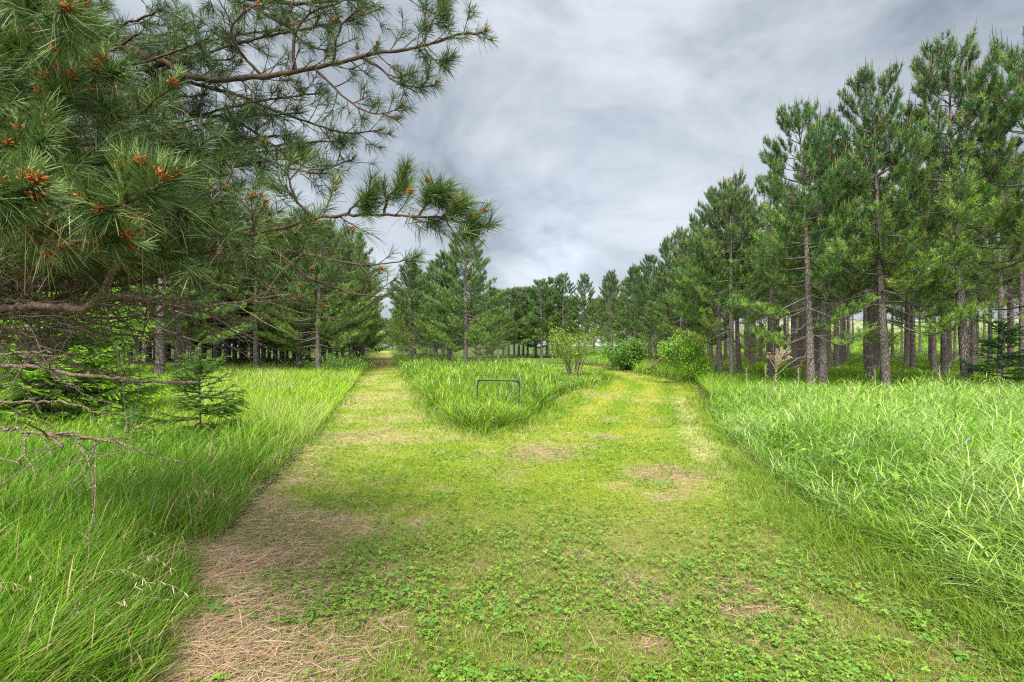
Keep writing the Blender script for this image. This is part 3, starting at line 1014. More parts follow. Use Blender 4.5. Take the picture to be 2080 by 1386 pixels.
    k = np.clip(0.62 - 0.75 * hue + 0.28 * r.standard_normal(T), 0, 1) * (0.6 + lowgreen * 0.8)
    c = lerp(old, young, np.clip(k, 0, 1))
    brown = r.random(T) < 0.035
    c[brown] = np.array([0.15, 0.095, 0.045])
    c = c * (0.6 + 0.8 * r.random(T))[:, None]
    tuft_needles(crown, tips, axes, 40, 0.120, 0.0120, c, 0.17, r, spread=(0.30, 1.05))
    # pale candles standing on the upper shoots
    ck = (r.random(T) < np.clip(-0.12 + 0.95 * hue, 0, 0.85))
    ct = tips[ck]; ca = unit(axes[ck] + np.array([0, 0, 0.7]))
    n = len(ct)
    ln = 0.11 + 0.28 * r.random(n) * np.clip(hue[ck] * 1.2, 0, 1.2)
    pts = ct[:, None, :] + ca[:, None, :] * ln[:, None, None] * np.array([-0.2, 0.5, 1.0])[None, :, None]
    cc = lerp(np.array([0.150, 0.185, 0.060]), CAND, r.random(n))
    for sd_ in (0, 1):
        side = unit(np.cross(ca, np.tile([1.0, 0.3, 0] if sd_ else [0.2, 1.0, 0], (n, 1))))
        crown.ribbons(pts, side, np.tile([0.02, 0.020, 0.008], (n, 1)), cc)
    return (wood.mesh("pine_trunk", M_BARK, smooth=True), crown.mesh("pine_crown", M_NEEDLE))


EDGE = [make_pine(101, 9.6, 1.7, 2.8, 0.86), make_pine(102, 10.0, 2.0, 2.5, 0.82), make_pine(103, 9.8, 1.7, 2.9, 0.84), make_pine(104, 10.2, 2.2, 2.4, 0.76)]
FRONTS = [make_pine(121, 9.8, 2.2, 2.75, 0.94, 0.8, lowgreen=0.8, low=0.25), make_pine(122, 10.0, 2.1, 2.6, 0.92, 0.9, lowgreen=0.8, low=0.25), make_pine(123, 9.9, 2.2, 2.9, 0.95, 0.8, lowgreen=0.8, low=0.25), make_pine(124, 10.1, 2.0, 2.65, 0.90, 0.7, lowgreen=0.8, low=0.25)]
LEFTS = [make_pine(131, 9.6, 1.8, 2.8, 0.92, 0.6, lowgreen=0.85, low=0.6), make_pine(132, 10.0, 2.0, 2.5, 0.88, 0.7, lowgreen=0.85, low=0.6), make_pine(133, 9.8, 1.7, 2.9, 0.9, 0.6, lowgreen=0.85, low=0.6), make_pine(134, 10.0, 2.0, 2.6, 0.84, 0.7, lowgreen=0.85, low=0.5)]
INNER = [make_pine(201, 10.0, 4.6, 2.0, 0.85, 0.7, lowgreen=0.3), make_pine(202, 9.8, 4.2, 2.1, 0.85, 0.6, lowgreen=0.35), make_pine(203, 10.3, 4.9, 1.9, 0.8, 0.8, lowgreen=0.3)]
LOW = [make_pine(211, 10.0, 2.2, 2.5, 0.85, 0.7, lowgreen=0.4), make_pine(212, 9.8, 2.5, 2.3, 0.85, 0.6, lowgreen=0.35)]
SPARSE = [make_pine(301, 10.0, 3.2, 1.9, 0.62, 1.0, lowgreen=0.3), make_pine(302, 10.0, 3.0, 2.1, 0.7, 1.0, lowgreen=0.4)]


def plant_pine(x, y, height, proto, label, group=None, rz=None, lean=(0, 0), wide=1.0, base=10.0):
    s = height / base
    z = float(ground_z(x, y))
    o = empty("pine_tree", (x, y, z), rng.random() * 6.283 if rz is None else rz)
    o.scale = (s * wide, s * wide, s)
    o.rotation_mode = 'ZYX'
    o.rotation_euler[0] = lean[0]; o.rotation_euler[1] = lean[1]
    tag(o, label, "pine tree", group)
    link("trunk", proto[0], o)
    link("crown", proto[1], o)
    return o


def at_px(px, Y):
    return (px - 1040.0) / F * Y


TREE_XY = []


def hero(px, Y, h, proto, label, group=None, **kw):
    x = at_px(px, Y)
    TREE_XY.append((x, Y))
    return plant_pine(x, Y, h, proto, label, group, **kw)


# the front row on the right, beside the tall arching grass
GR = "pines along the front edge of the right stand"
FRONT = hero(1652, 14.6, 8.1, FRONTS[1], "leftmost front pine of the right stand, pale bough drooping from its trunk", GR, rz=0.4, lean=(0, -0.06))
hero(1670, 15.6, 8.2, SPARSE[1], "slim pine trunk standing close behind the leftmost front pine of the right stand", GR, rz=2.1)
hero(1800, 14.6, 8.9, FRONTS[3], "tall front pine in the middle of the right stand, narrow spiky top", GR, rz=1.2, lean=(0, -0.035))
hero(1972, 14.4, 9.7, FRONTS[2], "tallest front pine of the right stand with a broad full crown", GR, rz=3.0, lean=(0, -0.065))
hero(2110, 13.6, 9.7, FRONTS[0], "pine at the right picture edge with branches reaching into the frame", GR, rz=5.0, lean=(0, -0.03))
hero(1487, 19.2, 7.7, FRONTS[0], "dark pine beside the lane bend with a thick forked-looking base", GR, rz=0.9)
hero(1463, 21.0, 7.6, FRONTS[2], "pine just left of the thick-based pine at the lane bend", GR, rz=2.4)
hero(1418, 24.0, 7.2, FRONTS[1], "pine behind the bright green sapling at the lane bend", GR, rz=4.2)
hero(1385, 28.5, 7.4, EDGE[3], "last dense pine at the left end of the right stand", GR, rz=1.0)
hero(1333, 36.0, 5.6, EDGE[1], "pine with a bare lower trunk right of the round bush", GR, rz=2.9)
# the dense stand behind
GI = "pines inside the right stand"
ux, uy = -0.11, 0.994
for i in range(14):
    for j in range(13):
        x = 10.2 + i * 2.25 * uy + j * 2.55 * ux + rng.normal(0, 0.22)
        y = 17.3 + j * 2.55 * uy + i * 0.25 + rng.normal(0, 0.25)
        if y < 17 or y > 46 or x / y > 1.12 or x < 8.6:
            continue
        if min(math.hypot(x - a, y - b) for a, b in TREE_XY) < 1.5:
            continue
        if i > 9 and j > 4 and rng.random() < 0.5:
            continue
        pr = INNER[rng.integers(0, 3)] if x / y > 0.38 and rng.random() < 0.96 else LOW[rng.integers(0, 2)]
        plant_pine(x, y, 7.7 + 1.1 * rng.random() - 0.9 * (x / y < 0.55), pr, "dark pine trunk deep in the right stand behind the front row", GI, wide=0.9)

# beyond the meadow, right of the straight lane
GL = "pines right of the straight lane"
hero(945, 30.0, 8.2, LEFTS[0], "big full pine right of the straight lane, nearest to the wedge meadow", GL, rz=0.3, wide=1.25)
hero(911, 32.5, 7.4, LEFTS[2], "pine half hidden behind the big full pine right of the straight lane", GL, rz=1.8, wide=1.25)
hero(886, 38.0, 7.6, LEFTS[1], "pine second back from the big full pine beside the straight lane", GL, rz=2.2, wide=1.25)
hero(833, 36.0, 7.2, LEFTS[3], "pine with a pale bare lower trunk at the right lane edge", GL, rz=0.7, wide=1.25)
hero(1000, 38.0, 5.6, LEFTS[1], "short pine at the right end of the clump beside the straight lane", GL, rz=4.7, wide=1.25)
hero(965, 41.0, 7.0, LEFTS[2], "pine behind the right side of the clump beside the straight lane", GL, rz=3.3, wide=1.25)
hero(862, 43.0, 7.6, LEFTS[0], "pine behind the pale trunk at the right lane edge", GL, rz=5.3, wide=1.25)
GD = "pines lining the far part of the straight lane"
for k in range(11):
    Y = 46 + k * 5.0
    for sidep in (-1, 1):
        x = float(np.interp(Y, [26, 41, 72, 128], [-6.3, -10.0, -18.1, -32.0])) + sidep * (2.6 + 0.4 * rng.random())
        TREE_XY.append((x, Y))
        plant_pine(x, Y, 7.5 + rng.random() * 1.3, LEFTS[rng.integers(0, 4)], "far pine in the rows closing over the straight lane", GD)
        if k < 7:
            plant_pine(x + sidep * 3.2, Y + rng.normal(0, .5), 7.5 + rng.random() * 1.3, LEFTS[rng.integers(0, 4)], "far pine in the rows closing over the straight lane", GD)

for k in range(12):
    x, Y = at_px(722 + 7.5 * k, 146 + 8 * (k % 3)), 146 + 8 * (k % 3)
    plant_pine(x, Y, 7.5 + 1.5 * rng.random(), LOW[k % 2], "tiny far pine closing the very end of the straight lane", "pines closing the lane's far end", wide=1.3)
for k in range(34):
    q = 0.33 + 0.34 * rng.random()
    Y = 47 + 24 * rng.random()
    if min(math.hypot(q * Y - a, Y - b) for a, b in TREE_XY) < 1.6:
        continue
    TREE_XY.append((q * Y, Y))
    plant_pine(q * Y, Y, 7.6 + 1.2 * rng.random(), INNER[k % 3], "far pine glimpsed between the trunks at the left end of the right stand", "far pines behind the right stand")

# the stand left of the straight lane
GF = "pines along the front edge of the left stand"
hero(650, 27.5, 8.2, LEFTS[2], "thick-trunked pine nearest the lane in the left stand, low drooping yellow-green branches", GF, rz=0.2, wide=1.28)
hero(604, 29.0, 8.2, LEFTS[0], "second pine from the lane along the left stand's edge", GF, rz=1.1, wide=1.28)
hero(521, 28.5, 8.6, LEFTS[1], "third pine from the lane along the left stand's edge", GF, rz=2.8, wide=1.28)
hero(462, 31.5, 8.8, LEFTS[3], "fourth pine from the lane along the left stand's edge", GF, rz=3.6, wide=1.28)
hero(438, 29.5, 8.9, LEFTS[2], "fifth pine from the lane, right behind the small spruce", GF, rz=5.1, wide=1.28)
hero(390, 30.5, 9.9, LEFTS[0], "dark pine between the small spruce and the large grey trunk", GF, rz=0.5, wide=1.28)
hero(361, 27.0, 9.9, INNER[0], "dark pine just right of the large grey trunk on the left", GF, rz=1.7, wide=1.28)
hero(327, 21.5, 10.6, LEFTS[3], "pine with the large grey flaking trunk behind the big spruce", GF, rz=2.5, wide=1.28)
hero(697, 33.0, 7.8, LEFTS[1], "pine at the left lane edge with low bare twiggy branches", GF, rz=0.8, wide=1.28)
hero(722, 40.0, 7.6, LEFTS[2], "pine at the left lane edge behind the low bare twiggy branches", GF, rz=4.0, wide=1.28)
hero(180, 22.0, 10.4, LEFTS[0], "pine behind the big bright spruce", GF, rz=3.9, wide=1.28)
hero(60, 19.0, 10.4, LEFTS[1], "pine behind the far left dead branches", GF, rz=3.1, wide=1.28)
GK = "pines inside the left stand"
for i in range(13):
    for j in range(8):
        x = -8.5 - i * 2.4 - j * 0.75 + rng.normal(0, 0.25)
        y = 33.5 + j * 3.0 + i * -0.25 + rng.normal(0, 0.3)
        if x / y < -1.1 or min(math.hypot(x - a, y - b) for a, b in TREE_XY) < 1.5:
            continue
        if x > np.interp(y, [26, 41, 72], [-6.3, -10.0, -18.1]) - 2.3:
            continue
        plant_pine(x, y, 9 + 1.4 * rng.random(), (LOW + LEFTS)[rng.integers(0, 6)], "dark pine deep in the left stand behind its front edge", GK, wide=1.15)

# the far line of pines across the middle
GM = "pines of the far line across the middle"
far = [(1012, 58, 7.8), (1035, 60, 8.1), (1055, 61, 8.5), (1072, 62, 8.2), (1098, 60, 9.4), (1122, 61, 9.2), (1143, 60, 9.5), (1022, 66, 8.2), (1063, 68, 8.8),
       (1088, 66, 8.7), (1110, 68, 9.1), (1132, 67, 8.6), (1160, 66, 7.2), (1208, 66, 7.4), (1046, 72, 9), (1150, 72, 8.5), (990, 66, 7.5), (975, 60, 7.4), (1257, 70, 7.6), (1310, 62, 7.9), (1352, 54, 8.4), (1330, 66, 8.4)]
far += [(965 + 30 * k, 76 + 4 * (k % 2), 7.6 + 0.9 * rng.random()) for k in range(15)]
for px, Y, h in far:
    hero(px, Y, h, (LEFTS + LOW + SPARSE[:1])[rng.integers(0, 7)], "dark green pine in the far line across the meadow", GM, wide=1.25)
hero(1187, 58, 9.0, LEFTS[3], "far pine with a narrow pointed top above the vase-shaped shrub", rz=1.3)
hero(1237, 57, 9.0, LEFTS[0], "far pine with a broad rounded crown above the round bush", rz=0.2)
hero(1289, 52, 9.0, SPARSE[0], "thin far pine with a long bare trunk and gaps of sky", rz=0.9)
# ------------------------------------------------------------------ spruces
def make_spruce(seed, H, R, tip_col, dark_col, whorl=0.22, base=0.12, dens=1.0, nw=0.0035, leader=0.25):
    r = np.random.default_rng(seed)
    wood = Geo(); crown = Geo()
    zs = np.linspace(-0.08, H, 14)
    wood.tube(np.stack([0.01 * np.sin(zs * 3), 0.01 * np.cos(zs * 2), zs], 1), 0.012 * H * (1.05 - zs / H).clip(0.08), 8)
    A = []; B = []; C = []
    z = base
    up = np.array([0, 0, 1.0])
    while z < H - leader:
        t = z / H
        for b in range(int(r.integers(5, 8))):
            az = r.random() * 6.283
            L = R * (1 - t) ** 0.85 * (0.72 + 0.42 * r.random()) + 0.05
            el = -0.12 + 0.75 * t + r.normal(0, 0.08)
            d = np.array([math.cos(az) * math.cos(el), math.sin(az) * math.cos(el), math.sin(el)])
            p0 = np.array([0, 0, z + r.normal(0, 0.04)])
            P = spline([p0, p0 + d * L * 0.5 - up * 0.05 * L, p0 + d * L + up * 0.06 * L], 8)
            wood.tube(P, np.linspace(0.004 + 0.006 * L, 0.002, 8), 4, cap=False)
            A.append(P[:-1]); B.append(P[1:]); C.append(np.linspace(0, 0.75, 7))
            n = int(L * 11 * dens) + 2
            for k in range(n):
                s = 0.22 + 0.76 * (k + r.random()) / n
                f = s * 7; i = min(int(f), 6)
                q = P[i] + (P[i + 1] - P[i]) * (f - i)
                side = unit(np.cross(d, up)) * (1 if k % 2 else -1)
                l2 = (0.10 + 0.36 * L * (1 - s) + 0.06 * r.random()) * (0.7 + 0.5 * r.random())
                dd = unit(d * 0.75 + side * 0.75 - up * 0.12 + r.normal(0, 0.12, 3))
                m = 4
                Q = q + dd * l2 * np.linspace(0, 1, m + 1)[:, None] - up * (np.linspace(0, 1, m + 1) ** 2 * 0.10 * l2)[:, None]
                A.append(Q[:-1]); B.append(Q[1:]); C.append(np.linspace(0.15, 1.0, m))
        z += whorl * (0.6 + 0.4 * (1 - t)) * (0.9 + 0.2 * r.random())
    A.append(np.array([[0, 0, H - leader - 0.02]])); B.append(np.array([[0, 0, H + 0.02]])); C.append(np.array([0.7]))
    A = np.vstack(A); B = np.vstack(B); C = np.concatenate(C)
    ln = np.linalg.norm(B - A, axis=1)
    cnt = np.maximum((ln * 300 * dens).astype(int), 6)
    idx = np.repeat(np.arange(len(A)), cnt); N = len(idx)
    u = r.random(N)
    org = A[idx] + (B - A)[idx] * u[:, None]
    ax = unit((B - A)[idx])
    perp = unit(np.cross(ax, unit(r.standard_normal((N, 3)))))
    perp[:, 2] = np.where(perp[:, 2] < -0.3, -perp[:, 2] * 0.5, perp[:, 2])
    dn = unit(ax * 0.75 + perp * 0.8)
    L = 0.022 + 0.016 * r.random(N)
    pts = org[:, None, :] + dn[:, None, :] * L[:, None, None] * np.array([0.0, 1.0])[None, :, None]
    k = np.clip(C[idx] + 0.2 * u - 0.15, 0, 1)
    c = lerp(dark_col, tip_col, k) * (0.75 + 0.5 * r.random(N))[:, None]
    crown.ribbons(pts, unit(np.cross(dn, r.standard_normal((N, 3)))), np.full((N, 1), nw) * np.array([1.0, 0.5])[None, :], c)
    return wood.mesh("spruce_trunk", M_BARK, smooth=True), crown.mesh("spruce_crown", M_SPRUCE)


def plant_spruce(proto, px, Y, label, rz=0.0, name="spruce_tree"):
    x = at_px(px, Y)
    o = empty(name, (x, Y, float(ground_z(x, Y))), rz)
    tag(o, label, "spruce")
    link("trunk", proto[0], o); link("crown", proto[1], o)
    return o


DK = np.array([0.045, 0.105, 0.026])
plant_spruce(make_spruce(1, 4.2, 2.3, np.array([0.400, 0.620, 0.075]), DK * 2.2, whorl=0.125, nw=0.013, dens=1.35), 96, 10.2,
             "big bushy spruce with bright light green tips behind the dead branches on the left")
plant_spruce(make_spruce(2, 1.60, 0.92, np.array([0.165, 0.290, 0.045]), DK * 1.15, whorl=0.14, nw=0.0078, dens=1.15), 406, 8.0,
             "small dark green young spruce alone in the meadow grass")
plant_spruce(make_spruce(3, 0.62, 0.26, np.array([0.100, 0.220, 0.030]), DK * 1.6, whorl=0.10, nw=0.0055, leader=0.12), 270, 8.3,
             "tiny spruce seedling between the big bright spruce and the young spruce")
plant_spruce(make_spruce(4, 2.3, 1.15, np.array([0.040, 0.105, 0.028]), DK * 0.9, whorl=0.15, nw=0.011), 2035, 13.6,
             "dark low spruce under the pines at the right edge")


# ------------------------------------------------------------------ broadleaf shrubs
def shrub(name, px, Y, label, stems, leaf, cat="shrub", seed=1, nleaf=3000, lsize=(0.09, 0.05), c0=(0.05, 0.13, 0.02), c1=(0.12, 0.26, 0.03), stem_cols=None, spread=0.16):
    """stems: list of (polyline, r0, leafy_from)"""
    r = np.random.default_rng(seed)
    x = at_px(px, Y)
    o = empty(name, (x, Y, float(ground_z(x, Y))))
    tag(o, label, cat)
    leaves = Geo()
    wood = Geo()
    anchors = []
    for i, (P, r0, lf) in enumerate(stems):
        S = spline(P, 12)
        S = S + np.linspace(0, 1, 12)[:, None] * r.normal(0, 0.015, (12, 3))
        col = (1, 1, 1) if stem_cols is None else stem_cols[i % len(stem_cols)]
        wood.tube(S, np.linspace(r0, r0 * 0.3, 12), 6, col=col)
        if lf >= 1:
            continue
        for k in range(9):
            s = lf + (1 - lf) * (k + r.random()) / 9
            q = S[min(int(s * 11), 11)]
            d = unit(r.standard_normal(3) + np.array([0, 0, 0.5]) + 0.8 * unit(np.array([q[0], q[1], 0.01])))
            l2 = 0.25 + 0.4 * r.random()
            T = spline([q, q + d * l2 * 0.5, q + d * l2 + np.array([0, 0, 0.05])], 5)
            wood.tube(T, np.linspace(r0 * 0.35, 0.002, 5), 4, col=col, cap=False)
            anchors.append(T[1:])
    anchors = np.vstack(anchors)
    w = r.integers(0, len(anchors), nleaf)
    p = anchors[w] + r.normal(0, spread, (nleaf, 3)) * np.array([1, 1, 0.75])
    p = p[p[:, 2] > 0.15]
    clump = fbm(p[:, 0] * 3 + 20, p[:, 2] * 3 + p[:, 1] * 2 + 20, 3, 3)
    c = lerp(np.array(c0), np.array(c1), np.clip(0.5 + 1.6 * (clump - 0.5) + 0.35 * r.standard_normal(len(p)), 0, 1))
    leaf_cloud(leaves, p, np.array([0, 0, 0.3]) , lsize[0], lsize[1], c, r)
    wood.obj("stem", M_STEM, o, smooth=True)
    leaves.obj("foliage", leaf, o)
    return o


r5 = np.random.default_rng(5)
# vase-shaped shrub of many bare stems
st = []
for k in range(17):
    a = r5.random() * 6.283; q = 0.15 + 0.85 * r5.random() ** 0.6
    dx, dy = math.cos(a) * q, math.sin(a) * q * 0.7
    top = 1.35 + 0.95 * r5.random()
    bare = k % 4 == 0
    st.append(([(dx * 0.16, dy * 0.16, -0.05), (dx * 0.34, dy * 0.34, 0.55), (dx * 0.62, dy * 0.62, top * 0.72 if not bare else 1.15), (dx * (1.0 if not bare else 0.75), dy, top if not bare else 1.6)], 0.020 + 0.008 * r5.random(), 1.0 if bare else 0.62))
shrub("vase_shrub", 1166, 22.0, "multi-stemmed shrub with bare pale stems below and yellow-green leaves on top", st, M_LEAF, nleaf=2900, lsize=(0.080, 0.040),
      c0=(0.110, 0.220, 0.018), c1=(0.320, 0.440, 0.035), stem_cols=[(1.5, 1.45, 1.35), (0.6, 0.55, 0.5), (0.8, 0.7, 0.65)], seed=2, spread=0.15)
# round dense bush
st = []
for k in range(26):
    a = r5.random() * 6.283; q = r5.random() ** 0.5
    dx, dy = math.cos(a) * q * 1.95, math.sin(a) * q * 1.4
    top = (0.55 + 1.25 * math.sqrt(max(0.0, 1 - q * q * 0.9))) * (0.85 + 0.3 * r5.random())
    st.append(([(dx * 0.15, dy * 0.15, -0.05), (dx * 0.5, dy * 0.5, top * 0.5), (dx, dy, top)], 0.022, 0.25))
shrub("round_bush", 1272, 32.0, "wide rounded dark green bush in the middle beyond the lane bend", st, M_LEAF, cat="bush", nleaf=9500, lsize=(0.12, 0.07),
      c0=(0.060, 0.160, 0.024), c1=(0.220, 0.380, 0.065), seed=3, spread=0.15)
# bright sapling
st = [([(0.18, 0, -0.05), (0.12, 0.02, 0.7), (0.0, 0, 1.5), (0.05, 0, 2.25)], 0.022, 0.25), ([(0.1, 0, 0.6), (-0.25, 0.05, 0.9), (-0.65, 0, 1.15)], 0.012, 0.3), ([(0.1, 0, 0.7), (0.4, 0.1, 1.1), (0.6, 0, 1.5)], 0.012, 0.3),
      ([(0.05, 0, 1.0), (-0.3, -0.1, 1.3), (-0.55, 0, 1.55)], 0.012, 0.3), ([(0.1, 0, 0.5), (0.35, -0.2, 0.7), (0.55, -0.2, 0.75)], 0.012, 0.3)]
shrub("sapling", 1392, 20.4, "bright green leafy sapling on the right bank of the lane bend", st, M_LEAF, cat="sapling", nleaf=3600, lsize=(0.085, 0.055),
      c0=(0.130, 0.280, 0.020), c1=(0.280, 0.480, 0.035), seed=4, spread=0.12)
# a low leafy bush by the left lane edge and a pale far one closing the lane
st = [([(dx * 0.2, dy * 0.2, 0), (dx * 0.7, dy * 0.7, 0.5), (dx, dy, 0.75)], 0.01, 0.2) for dx, dy in (r5.normal(0, 0.75, (16, 2)))]
shrub("weed_thicket", 700, 26.0, "low leafy weed thicket at the left lane edge under the pines", st, M_LEAF, cat="bush", nleaf=3000, lsize=(0.10, 0.05), c0=(0.07, 0.16, 0.02), c1=(0.17, 0.30, 0.05), seed=6)
st = [([(dx * 0.2, dy * 0.2, 0), (dx * 0.6, dy * 0.6, 1.8), (dx, dy, 3.8 + 2 * r5.random())], 0.05, 0.1) for dx, dy in (r5.normal(0, 1.3, (16, 2)))]
shrub("far_bush", 761, 138.0, "pale far leafy tree closing the end of the straight lane", st, M_LEAF, cat="bush", nleaf=1500, lsize=(0.55, 0.4), c0=(0.12, 0.24, 0.08), c1=(0.30, 0.42, 0.18), seed=7, spread=0.6)


# ------------------------------------------------------------------ weeds, dry stalks
def broad_weed(px, Y, h, label, seed):
    r = np.random.default_rng(seed)
    x = at_px(px, Y)
    o = empty("broadleaf_weed", (x, Y, float(ground_z(x, Y))), r.random() * 6)
    tag(o, label, "plant", "broad-leaved weeds in the right meadow")
    g = Geo(); s = Geo()
    s.tube(spline([(0, 0, -0.03), (0.01, 0.01, h * 0.5), (0.0, 0.02, h)], 8), np.linspace(0.006, 0.003, 8), 6, col=(0.14, 0.24, 0.05))
    for k in range(7):
        z = h * (0.42 + 0.58 * k / 6)
        for e in (0, 1):
            a = k * 1.57 + e * math.pi + r.normal(0, 0.15)
            L = 0.17 * (1.0 - 0.55 * (k / 6) ** 2); W = L * 0.40
            el = 0.25 + 0.95 * (k / 6)
            d = np.array([math.cos(a), math.sin(a), 0]); sd_ = np.array([-math.sin(a), math.cos(a), 0]); up = np.array([0, 0, 1.0])
            V = []; n = 7
            for i in range(n):
                t = i / (n - 1)
                c = np.array([0, 0, z]) + (d * math.cos(el) + up * math.sin(el)) * L * t - up * 0.28 * L * t * t
                w = W * math.sin(math.pi * min(1, 0.06 + t * 0.94)) ** 0.8 * 0.5
                V += [c - sd_ * w + up * w * 0.35, c, c + sd_ * w + up * w * 0.35]
            q = []
            for i in range(n - 1):
                q += [[i * 3, i * 3 + 1, i * 3 + 4, i * 3 + 3], [i * 3 + 1, i * 3 + 2, i * 3 + 5, i * 3 + 4]]
            g.add(V, q=q, c=np.array([0.165, 0.33, 0.03]) * (0.85 + 0.35 * k / 6))
    s.obj("stem", M_LEAF, o, smooth=True)
    g.obj("foliage", M_LEAF, o, smooth=True)


broad_weed(1780, 6.0, 0.93, "lone broad-leaved weed in the middle of the right meadow with wide spread leaves", 1)
broad_weed(1976, 4.7, 0.87, "broad-leaved weed beside the thin grey stick in the right meadow", 2)
broad_weed(2062, 4.0, 0.85, "bright broad-leaved weed at the right picture edge", 3)
broad_weed(1702, 6.6, 0.91, "small-looking broad-leaved weed left of the lone one in the right meadow", 4)
broad_weed(1845, 6.9, 0.93, "broad-leaved weed behind the lone one in the right meadow", 5)
broad_weed(1938, 6.4, 0.98, "taller broad-leaved weed between the grey stick and the pines", 6)


def dry_weed(px, Y, h, label, seed, umbel=False, group="dry weed stalks above the right meadow"):
    r = np.random.default_rng(seed)
    x = at_px(px, Y)
    o = empty("dry_weed", (x, Y, float(ground_z(x, Y))))
    tag(o, label, "dead plant", group)
    s = Geo(); f = Geo()
    lean = r.normal(0, 0.05, 2)
    top = np.array([lean[0], lean[1], h])
    s.tube(spline([(0, 0, -0.03), (lean[0] * 0.3, lean[1] * 0.3, h * 0.5), top], 8), np.linspace(0.006, 0.003, 8), 6, col=(0.52, 0.40, 0.29))
    if umbel:
        for k in range(30):
            a = r.random() * 6.283; sp = 0.30 * r.random() ** 0.5
            b = top - np.array([0, 0, 0.26 * r.random()])
            e = top + np.array([math.cos(a) * sp, math.sin(a) * sp, 0.22 * r.random() - 0.25 * sp + 0.04])
            f.tube(spline([b, (b + e) / 2 + np.array([0, 0, -0.02]), e], 5), np.linspace(0.0032, 0.002, 5), 4, col=(0.50, 0.36, 0.27), cap=False)
            for _ in range(6):
                d = unit(r.standard_normal(3)); f.tube([e, e + d * 0.05], [0.003, 0.002], 3, col=(0.55, 0.40, 0.31), cap=False)
    else:
        for k in range(34):
            z = h * (0.72 + 0.30 * r.random())
            b = np.array([lean[0] * z / h, lean[1] * z / h, z])
            d = unit(np.array([r.normal(), r.normal(), 0.9]))
            f.tube([b, b + d * (0.02 + 0.05 * r.random())], [0.003, 0.0018], 3, col=(0.50, 0.38, 0.27), cap=False)
    if not umbel:
        for v_, q_, t_, c_ in zip([np.vstack(f.v)], [np.vstack(f.q)], [np.vstack(f.t) if f.t else None], [np.vstack(f.c)]):
            s.add(v_, q=q_, t=t_, c=c_)
    s.obj("stem", M_DRY, o, smooth=True)
    if umbel:
        f.obj("seed_head", M_DRY, o)


dry_weed(1576, 11.2, 1.30, "tall pale dead stalk topped by a wide brown seed umbel", 1, True)
dry_weed(1553, 11.4, 1.15, "thin pale dead stalk just left of the seed umbel", 2)
dry_weed(1561, 10.6, 1.08, "crooked tan dead stalk touching the seed umbel's left side", 3)
dry_weed(1518, 11.6, 1.05, "tan dead stalk between the lane bend and the seed umbel", 4)
dry_weed(1446, 13.0, 0.74, "short fluffy tan dead stalk at the near right corner of the lane bend", 5)
dry_weed(1622, 11.8, 1.05, "thin dead stalk right of the seed umbel", 7)
dry_weed(1780, 12.4, 0.95, "fluffy dead stalk before the middle front pine", 8)
dry_weed(1912, 12.2, 1.05, "branched pale dead stalk left of the tallest front pine", 9)
dry_weed(1730, 9.6, 0.88, "pale dead stalk alone amid the right meadow", 10)


# ------------------------------------------------------------------ the sign frame, log, sticks
def steel():
    m = bpy.data.materials.new("painted_steel")
    m.use_nodes = True
    nt = m.node_tree
    p = nt.nodes['Principled BSDF']
    n = node(nt, 'ShaderNodeTexNoise', in_Scale=35.0, in_Detail=5.0)
    tc = nt.nodes.new('ShaderNodeTexCoord')
    nt.links.new(tc.outputs['Object'], n.inputs['Vector'])
    c = ramp(nt, n.outputs['Fac'], [(0.35, (0.010, 0.014, 0.020)), (0.62, (0.024, 0.032, 0.040)), (0.78, (0.06, 0.045, 0.035))])
    nt.links.new(c, p.inputs['Base Color'])
    p.inputs['Roughness'].default_value = 0.5
    p.inputs['Metallic'].default_value = 0.2
    return m


def bevel_box(g, c, s, b=0.003):
    import bmesh
    bm = bmesh.new()
    bmesh.ops.create_cube(bm, size=1.0)
    bmesh.ops.scale(bm, vec=s, verts=bm.verts)
    bmesh.ops.bevel(bm, geom=list(bm.edges), offset=b, segments=2, affect='EDGES')
    bmesh.ops.translate(bm, vec=c, verts=bm.verts)
    bmesh.ops.triangulate(bm, faces=list(bm.faces))
    bm.verts.index_update()
    g.add([v.co[:] for v in bm.verts], t=[[v.index for v in f.verts] for f in bm.faces])
    bm.free()


